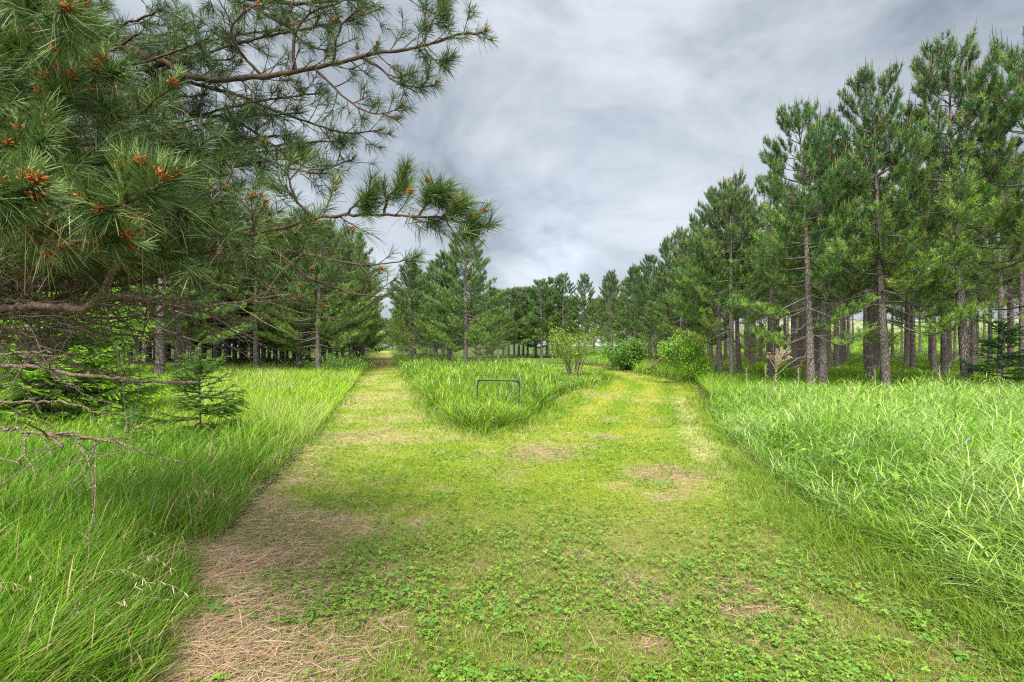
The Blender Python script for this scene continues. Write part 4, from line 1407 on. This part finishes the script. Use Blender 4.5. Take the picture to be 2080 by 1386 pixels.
def sign_frame():
    M = steel()
    Y = 11.3
    W = 87 / F * Y; x = at_px(1011, Y)
    H = EYE - 72 / F * Y
    o = empty("sign_frame", (x, Y, float(ground_z(x, Y))), 0.03)
    o.rotation_euler[1] = 0.022
    tag(o, "empty dark metal sign frame standing in the tall wedge grass", "sign frame")
    g = Geo(); bevel_box(g, (0, 0, H - 0.0125), (W, 0.025, 0.025)); g.obj("top_bar", M, o)
    for s in (-1, 1):
        g = Geo(); bevel_box(g, (s * (W / 2 - 0.0125), 0, (H - 0.025) / 2 - 0.11), (0.025, 0.025, H - 0.025 + 0.20)); g.obj("post", M, o)
        g = Geo()
        a = s * (W / 2 - 0.025)
        n = 7
        pts = [(a, H - 0.025)] + [(a - s * 0.085 * (1 - math.sin(t)), H - 0.025 - 0.085 * (1 - math.cos(t))) for t in np.linspace(0, math.pi / 2, n)]
        V = [(p[0], -0.004, p[1]) for p in pts] + [(p[0], 0.004, p[1]) for p in pts]
        m = len(pts)
        t = [[0, i, i + 1] for i in range(1, m - 1)] + [[m, m + i + 1, m + i] for i in range(1, m - 1)]
        q = [[i, (i + 1) % m, m + (i + 1) % m, m + i] for i in range(m)]
        g.add(V, q=q, t=t); g.obj("gusset", M, o)
    for fx in (-0.36, 0.20):
        g = Geo()
        P = [(fx * W, 0, H - 0.024), (fx * W, 0, H - 0.05)] + [(fx * W + 0.012 * math.sin(t), 0, H - 0.062 + 0.012 * math.cos(t)) for t in np.linspace(0.1, 5.2, 9)] + [(fx * W, 0, H - 0.11)]
        g.tube(P, 0.004, 6); g.obj("hook", M, o, smooth=True)
    TREE_XY.append((x, Y))


sign_frame()


def stick(name, P, r0, r1, mat, label, cat, col=(1, 1, 1), sides=8, rough=0.0, seed=0, parent=None):
    r = np.random.default_rng(seed)
    S = spline(P, 22)
    if rough:
        S = S + r.normal(0, rough, S.shape)
    g = Geo(); g.tube(S, np.linspace(r0, r1, 22) * (1 + 0.12 * r.standard_normal(22)), sides, col=col)
    base = S[0].copy()
    g.v = [v - base for v in g.v]
    o = g.obj(name, mat, None, smooth=True); o.location = base
    tag(o, label, cat)
    return o


def gp(px, py, dz=0.0):
    x, y = on_ground(px, py)
    return np.array([x, y, float(ground_z(x, y)) + dz])


lx, ly = at_px(1322, 27.0), 27.0
stick("fallen_log", [(lx - 0.15, ly, float(ground_z(lx, ly)) + 0.25), (lx + 0.35, ly + 0.1, float(ground_z(lx, ly)) + 0.62), (lx + 0.85, ly + 0.3, float(ground_z(lx, ly)) + 1.0)], 0.085, 0.07, M_DEAD,
      "leaning broken dead log on the grassy bank beyond the lane bend", "log", (0.75, 0.7, 0.65), 9)
stick("stick", [gp(606, 1162, 0.016), gp(628, 1140, 0.024), gp(648, 1118, 0.020)], 0.007, 0.004, M_DRY, "thin tan stick lying on the straw at the left of the path", "stick", (0.50, 0.34, 0.20), 6, 0.001)
stick("wood_chip", [gp(578, 1264, 0.014), gp(590, 1260, 0.018), gp(602, 1256, 0.016)], 0.008, 0.006, M_DRY, "small orange-brown wood chip on the pine needle litter", "wood chip", (0.42, 0.22, 0.10), 6, 0.0005)
stick("grey_stick", [unproject(1885, 985, 4.6), unproject(1902, 962, 4.65), unproject(1925, 938, 4.7), unproject(1948, 912, 4.8), unproject(1975, 886, 4.9)], 0.011, 0.006, M_DRY,
      "thin bare grey stick propped up in the right meadow grass", "stick", (0.36, 0.36, 0.36), 6, 0.003, 3)
bo = stick("branch", [unproject(1652, 728, 14.55), unproject(1625, 726, 14.1), unproject(1600, 742, 13.2), unproject(1570, 768, 12.3)], 0.016, 0.005, M_DEAD, None, None, (1.3, 1.2, 1.1), 6, 0.012, 4)
bo["label"] = "pale dead bough drooping towards the lane bend"
bpy.context.view_layer.update()
bo.parent = FRONT; bo.matrix_parent_inverse = FRONT.matrix_world.inverted()
# ------------------------------------------------------------------ the near red pine whose boughs hang into the picture
rf = np.random.default_rng(77)
PT = np.array([-3.95, 3.4, 0.0])                    # foot of its trunk, just outside the left picture edge
near = empty("pine_tree", (0, 0, 0))
tag(near, "near pine at the left edge, long-needled boughs with orange pollen cones hanging into the sky", "pine tree")
g = Geo()
zz = np.linspace(-0.1, 9.0, 30)
tp = np.stack([PT[0] + 0.03 * np.sin(zz * 1.3), PT[1] + 0.03 * np.cos(zz), zz], 1)
g.tube(tp, 0.15 * (1 - 0.085 * zz) * (1 + 0.3 * np.exp(-np.clip(zz, 0, 9) / 0.2)), 20)
g.obj("trunk", M_BARK, near, smooth=True)


def trunk_point(z):
    return np.array([PT[0], PT[1], z])


def cone_mesh(seed):
    """a cluster of orange pollen cones round the foot of a new shoot"""
    r = np.random.default_rng(seed)
    g = Geo()
    m = 17
    for k in range(m):
        a = k * 2.4; zc = 0.002 + 0.024 * k / m
        d = unit(np.array([math.cos(a), math.sin(a), 0.55 + 0.3 * r.random()]))
        L = 0.013 + 0.008 * r.random(); R_ = 0.0033
        b = np.array([0, 0, zc]) + d * 0.004
        t = np.linspace(0, 1, 5)
        g.tube(b + d * L * t[:, None], R_ * np.array([0.55, 1.0, 1.05, 0.85, 0.35]), 6,
               col=np.array([0.42, 0.125, 0.034]) * (0.75 + 0.6 * r.random()))
    # new pale shoot above them
    g.tube([(0, 0, 0.0), (0, 0, 0.035), (0.002, 0, 0.065)], [0.004, 0.0042, 0.002], 6, col=(0.33, 0.31, 0.11))
    n = 26
    dn = unit(np.stack([r.normal(0, 0.42, n), r.normal(0, 0.42, n), np.ones(n)], 1))
    o_ = np.stack([np.zeros(n), np.zeros(n), 0.03 + 0.035 * r.random(n)], 1)
    pts = o_[:, None, :] + dn[:, None, :] * (0.025 + 0.03 * r.random(n))[:, None, None] * np.array([0.0, 1.0])[None, :, None]
    g.ribbons(pts, unit(np.cross(dn, r.standard_normal((n, 3)))), np.tile([0.002, 0.0007], (n, 1)), np.tile([0.24, 0.34, 0.12], (n, 1)))
    return g.mesh("pollen_cone", M_CONE, smooth=True)


CONES = [cone_mesh(k) for k in range(4)]
SIL = [(-400, -400), (1010, -400), (1010, 120), (950, 150), (925, 205), (850, 235), (850, 285), (790, 300), (760, 315), (770, 330), (880, 345), (1010, 410), (1010, 500), (900, 560), (800, 600), (640, 640), (430, 640), (380, 560), (0, 560), (-400, 700)]
n_cones = [0]


def bough(ctrl, r0, r1, leafy=0.3, density=1.0, needle=0.125, nn=48, cone=0.25, wood_m=None, seed=0, twig=(0.14, 0.42), dark=0.0, label=None, nw=0.0021):
    """One bough of the near pine: wood, needles and pollen cones. ctrl in the place's metres."""
    r = np.random.default_rng(seed)
    if needle < 0.1:
        dark = dark + 0.35  # short-needled boughs darkened in colour, as silhouettes against the sky
    ctrl = np.asarray(ctrl, float)
    Ltot = np.linalg.norm(np.diff(ctrl, axis=0), axis=1).sum()
    n = max(int(Ltot / 0.035), 10)
    S = spline(ctrl, n)
    S[1:-1] += r.normal(0, 0.0025, (n - 2, 3))
    rad = np.linspace(r0, r1, n) * (1 + 0.10 * np.sin(np.arange(n) * 1.7) * r.random(n))
    W = Geo(); W.tube(S, rad, 10)
    tips = []; axes = []; reach = []
    tan = unit(np.gradient(S, axis=0))
    up = np.array([0, 0, 1.0])

    def ok(p):
        q = project(p)[0]
        if q[2] < 0.9 or (q[2] < 0.06):
            return False
        return bool(in_poly(q[0:1], q[1:2], SIL)[0])

    def grow(q, d, L, rr, level):
        m = 7
        t = np.linspace(0, 1, m)[:, None]
        bend = unit(r.standard_normal(3)) * 0.22
        T = q + d * L * t + (up * 0.22 + bend) * L * t ** 2 * 0.6
        e = T[-1]
        if not ok(e):
            return
        W.tube(T, np.linspace(rr, max(rr * 0.55, 0.0016), m), 5, cap=False)
        dd = unit(T[-1] - T[-2])
        tips.append(e); axes.append(unit(dd + up * 0.25)); reach.append(1.0)
        if level > 0:
            for _ in range(r.integers(1, 4)):
                s = 0.3 + 0.6 * r.random()
                k = int(s * (m - 1))
                d2 = unit(d * 0.7 + unit(np.cross(d, r.standard_normal(3))) * 0.75 + up * 0.15)
                grow(T[k], d2, L * (0.35 + 0.3 * r.random()), rr * 0.65, level - 1)

    step = 0.062 / density
    s = leafy * Ltot
    while s < Ltot:
        k = min(int(s / Ltot * (n - 1)), n - 1)
        f = s / Ltot
        d = unit(tan[k] * (0.35 + 0.5 * r.random()) + unit(np.cross(tan[k], r.standard_normal(3))) * (0.6 + 0.4 * r.random()) + up * 0.12)
        grow(S[k], d, (twig[0] + (twig[1] - twig[0]) * r.random()) * (1.15 - 0.6 * f), 0.0042 * (1.2 - 0.5 * f), 1 if r.random() < 0.75 else 0)
        s += step * (0.6 + 0.8 * r.random())
    for _ in range(2):
        tips.append(S[-1]); axes.append(unit(tan[-1] + r.normal(0, 0.12, 3) + up * 0.1)); reach.append(1.2)
    o = W.obj("branch", wood_m or M_TWIG, near, smooth=True)
    if label:
        o["label"] = label
    tips = np.array(tips); axes = np.array(axes)
    T = len(tips)
    N = Geo()
    c = lerp(np.array([0.045, 0.092, 0.022]), np.array([0.155, 0.235, 0.062]), np.clip(r.random(T) * 0.9 - dark, 0, 1))
    tuft_needles(N, tips + axes * 0.01, axes, nn, needle * (0.88 if needle < 0.1 else 0.66), nw, c, 0.05 if needle < 0.1 else 0.10, r, spread=(0.25, 1.15) if needle < 0.1 else (0.2, 0.9), segs=2, droop=0.16)
    # a few old brown needles
    kb = r.random(T) < 0.25
    if kb.any():
        tuft_needles(N, tips[kb], axes[kb], 4, needle, 0.0016, np.tile([0.36, 0.22, 0.10], (kb.sum(), 1)), 0.14, r, spread=(0.6, 1.5), segs=2, droop=0.5)
    N.obj("needles", M_NEAR_NEEDLE, o)
    for p, a in zip(tips, axes):
        if r.random() < cone and n_cones[0] < 96 * 3:
            q = project(p)[0]
            if not (-20 < q[0] < 1020 and -20 < q[1] < 700):
                continue
            n_cones[0] += 1
            co = link("pollen_cone", CONES[r.integers(0, 4)], o)
            co.location = p
            co.rotation_euler = Vector(unit(a + up * 0.4)).to_track_quat('Z', 'Y').to_euler()
            k = (0.75 + 0.4 * r.random()) * (0.62 if q[2] > 2.1 else 1.0)
            co.scale = (k, k, k)
    return o


def U(*pts):
    return [unproject(*p) for p in pts]


# boughs seen against the sky, traced and set at their own distances
bough([trunk_point(4.0)] + U((150, 60, 3.2), (330, 125, 3.05), (372, 152, 3.0), (430, 162, 2.95), (500, 158, 2.9), (560, 152, 2.9), (640, 138, 2.9), (720, 118, 2.88), (760, 108, 2.88), (830, 100, 2.86), (880, 88, 2.85), (935, 70, 2.85), (978, 66, 2.85)),
      0.034, 0.006, 0.42, 0.96, 0.078, 35, 0.16, seed=1, twig=(0.12, 0.34))
bough(U((600, 146, 2.9), (596, 95, 2.88), (606, 55, 2.86), (640, 22, 2.85), (700, 2, 2.85), (740, -20, 2.85)), 0.010, 0.004, 0.25, 1.22, 0.078, 35, 0.16, seed=2, twig=(0.1, 0.25))
bough(U((676, 130, 2.9), (682, 90, 2.85), (690, 55, 2.82), (715, 30, 2.8), (740, 10, 2.8)), 0.009, 0.004, 0.25, 1.22, 0.078, 35, 0.16, seed=3, twig=(0.1, 0.25))
bough(U((862, 94, 2.86), (868, 60, 2.84), (882, 38, 2.82), (900, 20, 2.8)), 0.006, 0.003, 0.3, 1.75, 0.078, 45, 0.16, seed=4, twig=(0.06, 0.14))
bough(U((640, 140, 2.9), (690, 188, 2.88), (735, 222, 2.86), (775, 232, 2.86), (815, 218, 2.86)), 0.008, 0.003, 0.3, 1.40, 0.078, 37, 0.16, seed=5, twig=(0.08, 0.2))
bough(U((742, 118, 2.88), (780, 145, 2.86), (805, 168, 2.85), (850, 178, 2.84), (885, 174, 2.84)), 0.008, 0.003, 0.35, 1.57, 0.078, 43, 0.16, seed=6, twig=(0.07, 0.18))
bough(U((862, 98, 2.86), (880, 120, 2.85), (902, 135, 2.85)), 0.005, 0.003, 0.3, 1.75, 0.078, 40, 0.16, seed=7, twig=(0.06, 0.14))
bough(U((540, 158, 2.9), (490, 110, 2.85), (470, 60, 2.8), (505, 20, 2.8), (560, 0, 2.8)), 0.009, 0.004, 0.2, 1.05, 0.078, 35, 0.16, seed=8, twig=(0.1, 0.28))
bough([trunk_point(3.4)] + U((200, 90, 3.3), (330, 150, 3.3), (440, 182, 3.3), (500, 200, 3.28), (560, 226, 3.26), (620, 246, 3.25), (700, 270, 3.24), (770, 266, 3.22)), 0.024, 0.004, 0.42, 1.22, 0.078, 32, 0.16, seed=9, twig=(0.12, 0.34))
bough([trunk_point(3.1)] + U((250, 200, 3.4), (400, 235, 3.4), (470, 240, 3.4), (540, 285, 3.4), (600, 330, 3.38), (650, 345, 3.36), (715, 325, 3.35)), 0.022, 0.004, 0.42, 1.14, 0.078, 32, 0.16, seed=10, twig=(0.12, 0.36))
bough([trunk_point(2.9)] + U((300, 290, 3.2), (480, 300, 3.1), (540, 325, 3.05), (620, 350, 3.0), (660, 352, 3.0)), 0.022, 0.005, 0.4, 1.05, 0.078, 37, 0.16, seed=11, twig=(0.1, 0.3))
bough([trunk_point(4.4)] + U((200, -60, 3.2), (420, -20, 3.1), (560, 6, 3.0), (700, 0, 2.95), (860, -6, 2.9), (905, 4, 2.9)), 0.026, 0.005, 0.35, 1.22, 0.078, 43, 0.16, seed=12, twig=(0.1, 0.3))
bough(U((500, 10, 3.0), (560, 40, 3.0), (590, 60, 3.0), (620, 90, 3.0), (670, 105, 3.0)), 0.012, 0.004, 0.1, 1.05, 0.078, 32, 0.16, seed=13, twig=(0.1, 0.28))
bough([trunk_point(3.0)] + U((330, 380, 2.7), (420, 450, 2.45), (500, 475, 2.3), (530, 472, 2.25), (580, 462, 2.22), (640, 442, 2.2), (690, 438, 2.2), (760, 436, 2.2), (830, 440, 2.18), (900, 444, 2.16), (945, 452, 2.15), (978, 432, 2.15)),
      0.020, 0.004, 0.55, 0.90, 0.115, 45, 0.2, seed=14, twig=(0.1, 0.26))
bough(U((640, 442, 2.2), (604, 410, 2.18), (588, 375, 2.16), (584, 348, 2.15), (592, 326, 2.15)), 0.007, 0.003, 0.4, 1.20, 0.115, 50, 0.2, seed=15, twig=(0.06, 0.18))
bough(U((780, 436, 2.2), (786, 405, 2.18), (800, 388, 2.16), (812, 370, 2.15), (815, 352, 2.15)), 0.006, 0.003, 0.35, 1.50, 0.12, 55, 0.2, seed=16, twig=(0.05, 0.13))
bough(U((700, 438, 2.2), (728, 412, 2.18), (745, 395, 2.17), (760, 378, 2.16)), 0.006, 0.003, 0.35, 1.50, 0.12, 55, 0.2, seed=17, twig=(0.05, 0.13))
bough(U((850, 441, 2.18), (868, 415, 2.16), (885, 396, 2.15), (905, 386, 2.15)), 0.006, 0.003, 0.35, 1.65, 0.125, 65, 0.2, seed=18, twig=(0.04, 0.11))
bough(U((900, 444, 2.16), (915, 425, 2.15), (938, 412, 2.14)), 0.005, 0.003, 0.4, 1.50, 0.125, 65, 0.2, seed=19, twig=(0.03, 0.08))
bough(U((930, 450, 2.15), (955, 466, 2.14), (972, 462, 2.14)), 0.005, 0.003, 0.4, 1.50, 0.12, 62, 0.2, seed=20, twig=(0.03, 0.08))
bough([trunk_point(2.5)] + U((300, 480, 3.0), (470, 490, 2.8), (560, 505, 2.75), (640, 520, 2.7), (720, 536, 2.68), (790, 536, 2.66), (850, 520, 2.65)), 0.018, 0.003, 0.45, 0.96, 0.078, 32, 0.16, seed=21, twig=(0.1, 0.3))
bough(U((560, 506, 2.75), (620, 560, 2.72), (700, 592, 2.7), (770, 604, 2.68), (800, 590, 2.68)), 0.009, 0.003, 0.2, 0.96, 0.078, 29, 0.16, seed=22, twig=(0.1, 0.28))
bough(U((470, 492, 2.8), (520, 560, 2.8), (580, 600, 2.8), (650, 620, 2.8)), 0.009, 0.003, 0.3, 0.88, 0.078, 21, 0.16, seed=23, twig=(0.1, 0.28))

# close boughs on the left with full brushes
bough([trunk_point(2.3)] + U((-60, 420, 2.1), (60, 398, 1.7), (105, 396, 1.6), (190, 418, 1.5), (255, 412, 1.45), (300, 388, 1.42), (330, 372, 1.4)), 0.015, 0.006, 0.72, 1.2, 0.155, 44, 0.25, seed=31, twig=(0.05, 0.14), nw=0.0026)
bough(U((255, 412, 1.45), (252, 385, 1.43), (250, 350, 1.42)), 0.006, 0.005, 0.7, 0.8, 0.15, 46, 1.0, seed=32, twig=(0.02, 0.04), nw=0.0026)
bough([trunk_point(2.2)] + U((-40, 440, 1.7), (10, 410, 1.35), (40, 390, 1.25), (68, 374, 1.22)), 0.010, 0.007, 0.85, 1.0, 0.15, 44, 1.0, seed=33, twig=(0.03, 0.06), nw=0.0026)
bough([trunk_point(2.75)] + U((-20, 300, 2.3), (40, 270, 2.0), (100, 225, 1.9), (140, 190, 1.85), (146, 165, 1.85)), 0.011, 0.005, 0.6, 1.0, 0.14, 36, 0.4, seed=34, twig=(0.05, 0.14), nw=0.0026)
bough([trunk_point(3.0)] + U((60, 200, 2.4), (150, 205, 2.1), (215, 230, 2.0), (270, 236, 1.95), (320, 200, 1.9), (345, 178, 1.9)), 0.012, 0.005, 0.5, 1.0, 0.14, 34, 0.5, seed=35, twig=(0.05, 0.16), nw=0.0026)
bough([trunk_point(3.1)] + U((30, 120, 2.4), (120, 110, 2.1), (165, 135, 2.0), (200, 150, 1.95), (250, 143, 1.9)), 0.013, 0.006, 0.5, 1.0, 0.145, 38, 0.3, seed=36, twig=(0.05, 0.14), nw=0.0026)
bough([trunk_point(3.3)] + U((-30, -20, 2.0), (60, 20, 1.7), (110, 40, 1.6), (130, 20, 1.55)), 0.012, 0.006, 0.5, 1.1, 0.155, 42, 0.4, seed=37, twig=(0.05, 0.15), nw=0.0026)
bough([trunk_point(2.15)] + U((-40, 520, 1.9), (40, 500, 1.7), (120, 490, 1.6), (200, 492, 1.55), (245, 482, 1.5)), 0.011, 0.006, 0.8, 0.9, 0.15, 40, 0.6, seed=38, twig=(0.04, 0.10), nw=0.0026)
k = 40
for (px, py, dd) in [(90, 280, 1.6), (270, 300, 1.8), (330, 240, 2.1), (60, 90, 1.8), (180, 40, 2.0), (280, 70, 2.3), (400, 330, 2.2), (470, 380, 2.3), (380, 430, 2.0), (455, 455, 2.2), (520, 495, 2.1), (420, 250, 2.7), (520, 400, 2.6),
                     (365, 520, 2.0), (570, 430, 2.8), (20, 330, 1.5), (240, 180, 2.4), (340, 330, 2.4), (420, 80, 2.8), (160, 330, 1.7), (30, 200, 1.9), (130, 440, 1.7), (480, 320, 2.9), (600, 300, 3.2), (-40, 150, 1.6), (100, -40, 1.9), (330, 20, 2.6), (300, 440, 1.9), (560, 60, 3.1), (470, 120, 3.2), (650, 190, 3.2), (560, 275, 3.3), (700, 285, 3.2), (420, 190, 3.2), (640, 318, 3.0), (530, 330, 3.1), (610, 230, 3.25), (430, 290, 3.2), (720, 40, 2.95), (100, 60, 3.4), (220, 20, 3.5), (50, 160, 3.3), (160, 140, 3.5), (260, 100, 3.6), (300, 190, 3.5), (380, 60, 3.5), (330, 280, 3.3), (200, 260, 3.2), (150, 400, 2.9), (350, 400, 3.0), (420, 380, 3.0), (250, 350, 2.9), (80, 330, 2.8), (560, 380, 3.0), (650, 470, 2.7), (480, 440, 2.9), (600, 520, 2.8)]:
    r_ = np.random.default_rng(k)
    e = unproject(px, py, dd)
    z0 = min(max(e[2] - 0.25 + 0.3 * r_.random(), 1.9), 4.6)
    b = trunk_point(z0); d = e - b
    m = b + d * 0.5 + np.array([r_.normal(0, 0.10), r_.normal(0, 0.10), -0.10 - 0.06 * r_.random()])
    nearb = dd < 2.1
    bough([b, b + d * 0.25 + np.array([0, 0, -0.03]), m, b + d * 0.8 + np.array([0, 0, -0.03]), e], 0.017, 0.005, 0.55, 1.1 if nearb else 1.15, 0.13 if nearb else 0.088, 36 if nearb else 32, 0.35 if nearb else 0.2, seed=k, twig=(0.06, 0.24), nw=0.0025 if nearb else 0.0021)
    k += 1


# the bare dead lower boughs
def dead(ctrl, r0, r1, twigs=6, seed=0, tw=(0.15, 0.6), rough=0.004):
    r = np.random.default_rng(seed)
    ctrl = np.asarray(ctrl, float)
    L = np.linalg.norm(np.diff(ctrl, axis=0), axis=1).sum()
    n = max(int(L / 0.04), 8)
    S = spline(ctrl, n); S[1:] += r.normal(0, rough, (n - 1, 3))
    g = Geo(); g.tube(S, np.linspace(r0, r1, n) * (1 + 0.10 * r.standard_normal(n)), 9)
    tan = unit(np.gradient(S, axis=0))
    for _ in range(twigs):
        k = int((0.2 + 0.75 * r.random()) * (n - 1))
        d = unit(tan[k] * (0.3 + 0.6 * r.random()) + unit(np.cross(tan[k], r.standard_normal(3))) * 0.75)
        l2 = tw[0] + (tw[1] - tw[0]) * r.random() ** 1.5
        q = S[k]; m = 9
        t = np.linspace(0, 1, m)[:, None]
        T = q + d * l2 * t + unit(r.standard_normal(3)) * l2 * 0.30 * t ** 2 + np.array([0, 0, -0.06]) * l2 * t ** 2
        T[1:] += r.normal(0, 0.003, (m - 1, 3))
        rr = min(0.0045, r0 * 0.5) * (0.6 + 0.5 * r.random())
        g.tube(T, np.linspace(rr, 0.0013, m), 5, cap=False)
        for __ in range(r.integers(0, 3)):
            k2 = r.integers(2, m - 1)
            d2 = unit(d + r.normal(0, 0.8, 3)); l3 = l2 * (0.2 + 0.35 * r.random())
            T2 = T[k2] + d2 * l3 * np.linspace(0, 1, 6)[:, None] + unit(r.standard_normal(3)) * l3 * 0.3 * (np.linspace(0, 1, 6) ** 2)[:, None]
            g.tube(T2, np.linspace(rr * 0.6, 0.001, 6), 4, cap=False)
    o = g.obj("branch", M_DEAD, near, smooth=True)
    o["label"] = "bare dead lower bough without needles"
    return o


dead([trunk_point(1.85)] + U((-40, 628, 2.6), (0, 626, 2.35), (60, 622, 2.2), (100, 623, 2.15), (165, 626, 2.1), (196, 612, 2.08), (214, 592, 2.05), (222, 562, 2.0), (240, 532, 1.95)), 0.024, 0.013, 5, 1)
dead(U((196, 612, 2.08), (230, 603, 2.1), (262, 605, 2.12), (330, 611, 2.15), (362, 621, 2.18), (450, 619, 2.2), (520, 607, 2.25), (600, 600, 2.3)), 0.010, 0.003, 14, 2)
dead([trunk_point(1.7)] + U((60, 632, 2.7), (150, 640, 2.6), (205, 646, 2.55), (300, 641, 2.5), (335, 628, 2.5), (390, 630, 2.5)), 0.016, 0.004, 14, 3)
dead([trunk_point(2.15)] + U((0, 528, 2.6), (55, 535, 2.5), (120, 540, 2.45), (190, 547, 2.4)), 0.018, 0.006, 10, 4)
dead([trunk_point(2.2)] + U((0, 478, 2.7), (70, 498, 2.6), (180, 530, 2.5), (270, 560, 2.4), (330, 600, 2.4)), 0.012, 0.003, 12, 5)
dead([trunk_point(1.6)] + U((0, 720, 2.3), (60, 716, 2.2), (104, 719, 2.15)), 0.009, 0.005, 5, 6)
dead([trunk_point(1.55)] + U((0, 742, 2.35), (80, 746, 2.2), (150, 762, 2.1), (230, 768, 2.05), (330, 775, 2.0), (405, 777, 1.98)), 0.0125, 0.006, 9, 7)
dead([trunk_point(1.4)] + U((0, 812, 2.3), (100, 815, 2.2), (150, 822, 2.15), (178, 829, 2.12)), 0.0085, 0.004, 6, 8)
dead(U((178, 829, 2.12), (195, 838, 2.1), (250, 842, 2.1)), 0.004, 0.0015, 3, 9)
dead([trunk_point(1.3)] + U((-20, 862, 2.3), (30, 870, 2.15), (85, 880, 2.05), (110, 884, 2.0), (140, 880, 1.98), (195, 891, 1.95), (238, 898, 1.93)), 0.012, 0.004, 5, 10)
dead(U((98, 882, 2.02), (112, 895, 2.0), (124, 907, 1.98)), 0.009, 0.007, 0, 11)
dead(U((112, 886, 2.0), (200, 892, 1.97), (260, 906, 1.92), (320, 926, 1.88), (374, 940, 1.85)), 0.0065, 0.002, 5, 12)
dead([trunk_point(1.2)] + U((0, 930, 2.2), (60, 918, 2.1), (118, 912, 2.05)), 0.007, 0.003, 3, 13)
dead([trunk_point(1.75)] + U((20, 640, 2.4), (100, 665, 2.35), (200, 690, 2.3), (280, 733, 2.25), (340, 739, 2.2)), 0.006, 0.002, 7, 14)
dead([trunk_point(1.65)] + U((30, 705, 2.5), (90, 745, 2.4), (160, 795, 2.3), (240, 822, 2.25)), 0.006, 0.002, 6, 15)
dead(U((60, 880, 2.1), (45, 910, 2.05), (60, 940, 2.0), (75, 975, 1.95)), 0.004, 0.0015, 1, 16)
dead(U((150, 900, 2.0), (178, 920, 1.95), (186, 955, 1.9), (190, 1000, 1.85)), 0.0035, 0.0015, 1, 17)
dead(U((85, 882, 2.05), (92, 905, 2.03), (105, 930, 2.0)), 0.003, 0.001, 0, 18)
for k in range(46):
    r_ = np.random.default_rng(900 + k)
    px = 60 + 480 * r_.random(); py = 480 + 240 * r_.random() ** 1.15; dd = 2.0 + 1.3 * r_.random()
    e = unproject(px, py, dd)
    b = trunk_point(min(max(e[2] + 0.10 + 0.25 * r_.random(), 1.3), 2.6))
    d = e - b
    dead([b, b + d * 0.35 + r_.normal(0, 0.06, 3), b + d * 0.7 + r_.normal(0, 0.09, 3), e], 0.0080 + 0.004 * r_.random(), 0.002, 13, 950 + k, (0.15, 0.55), 0.005)
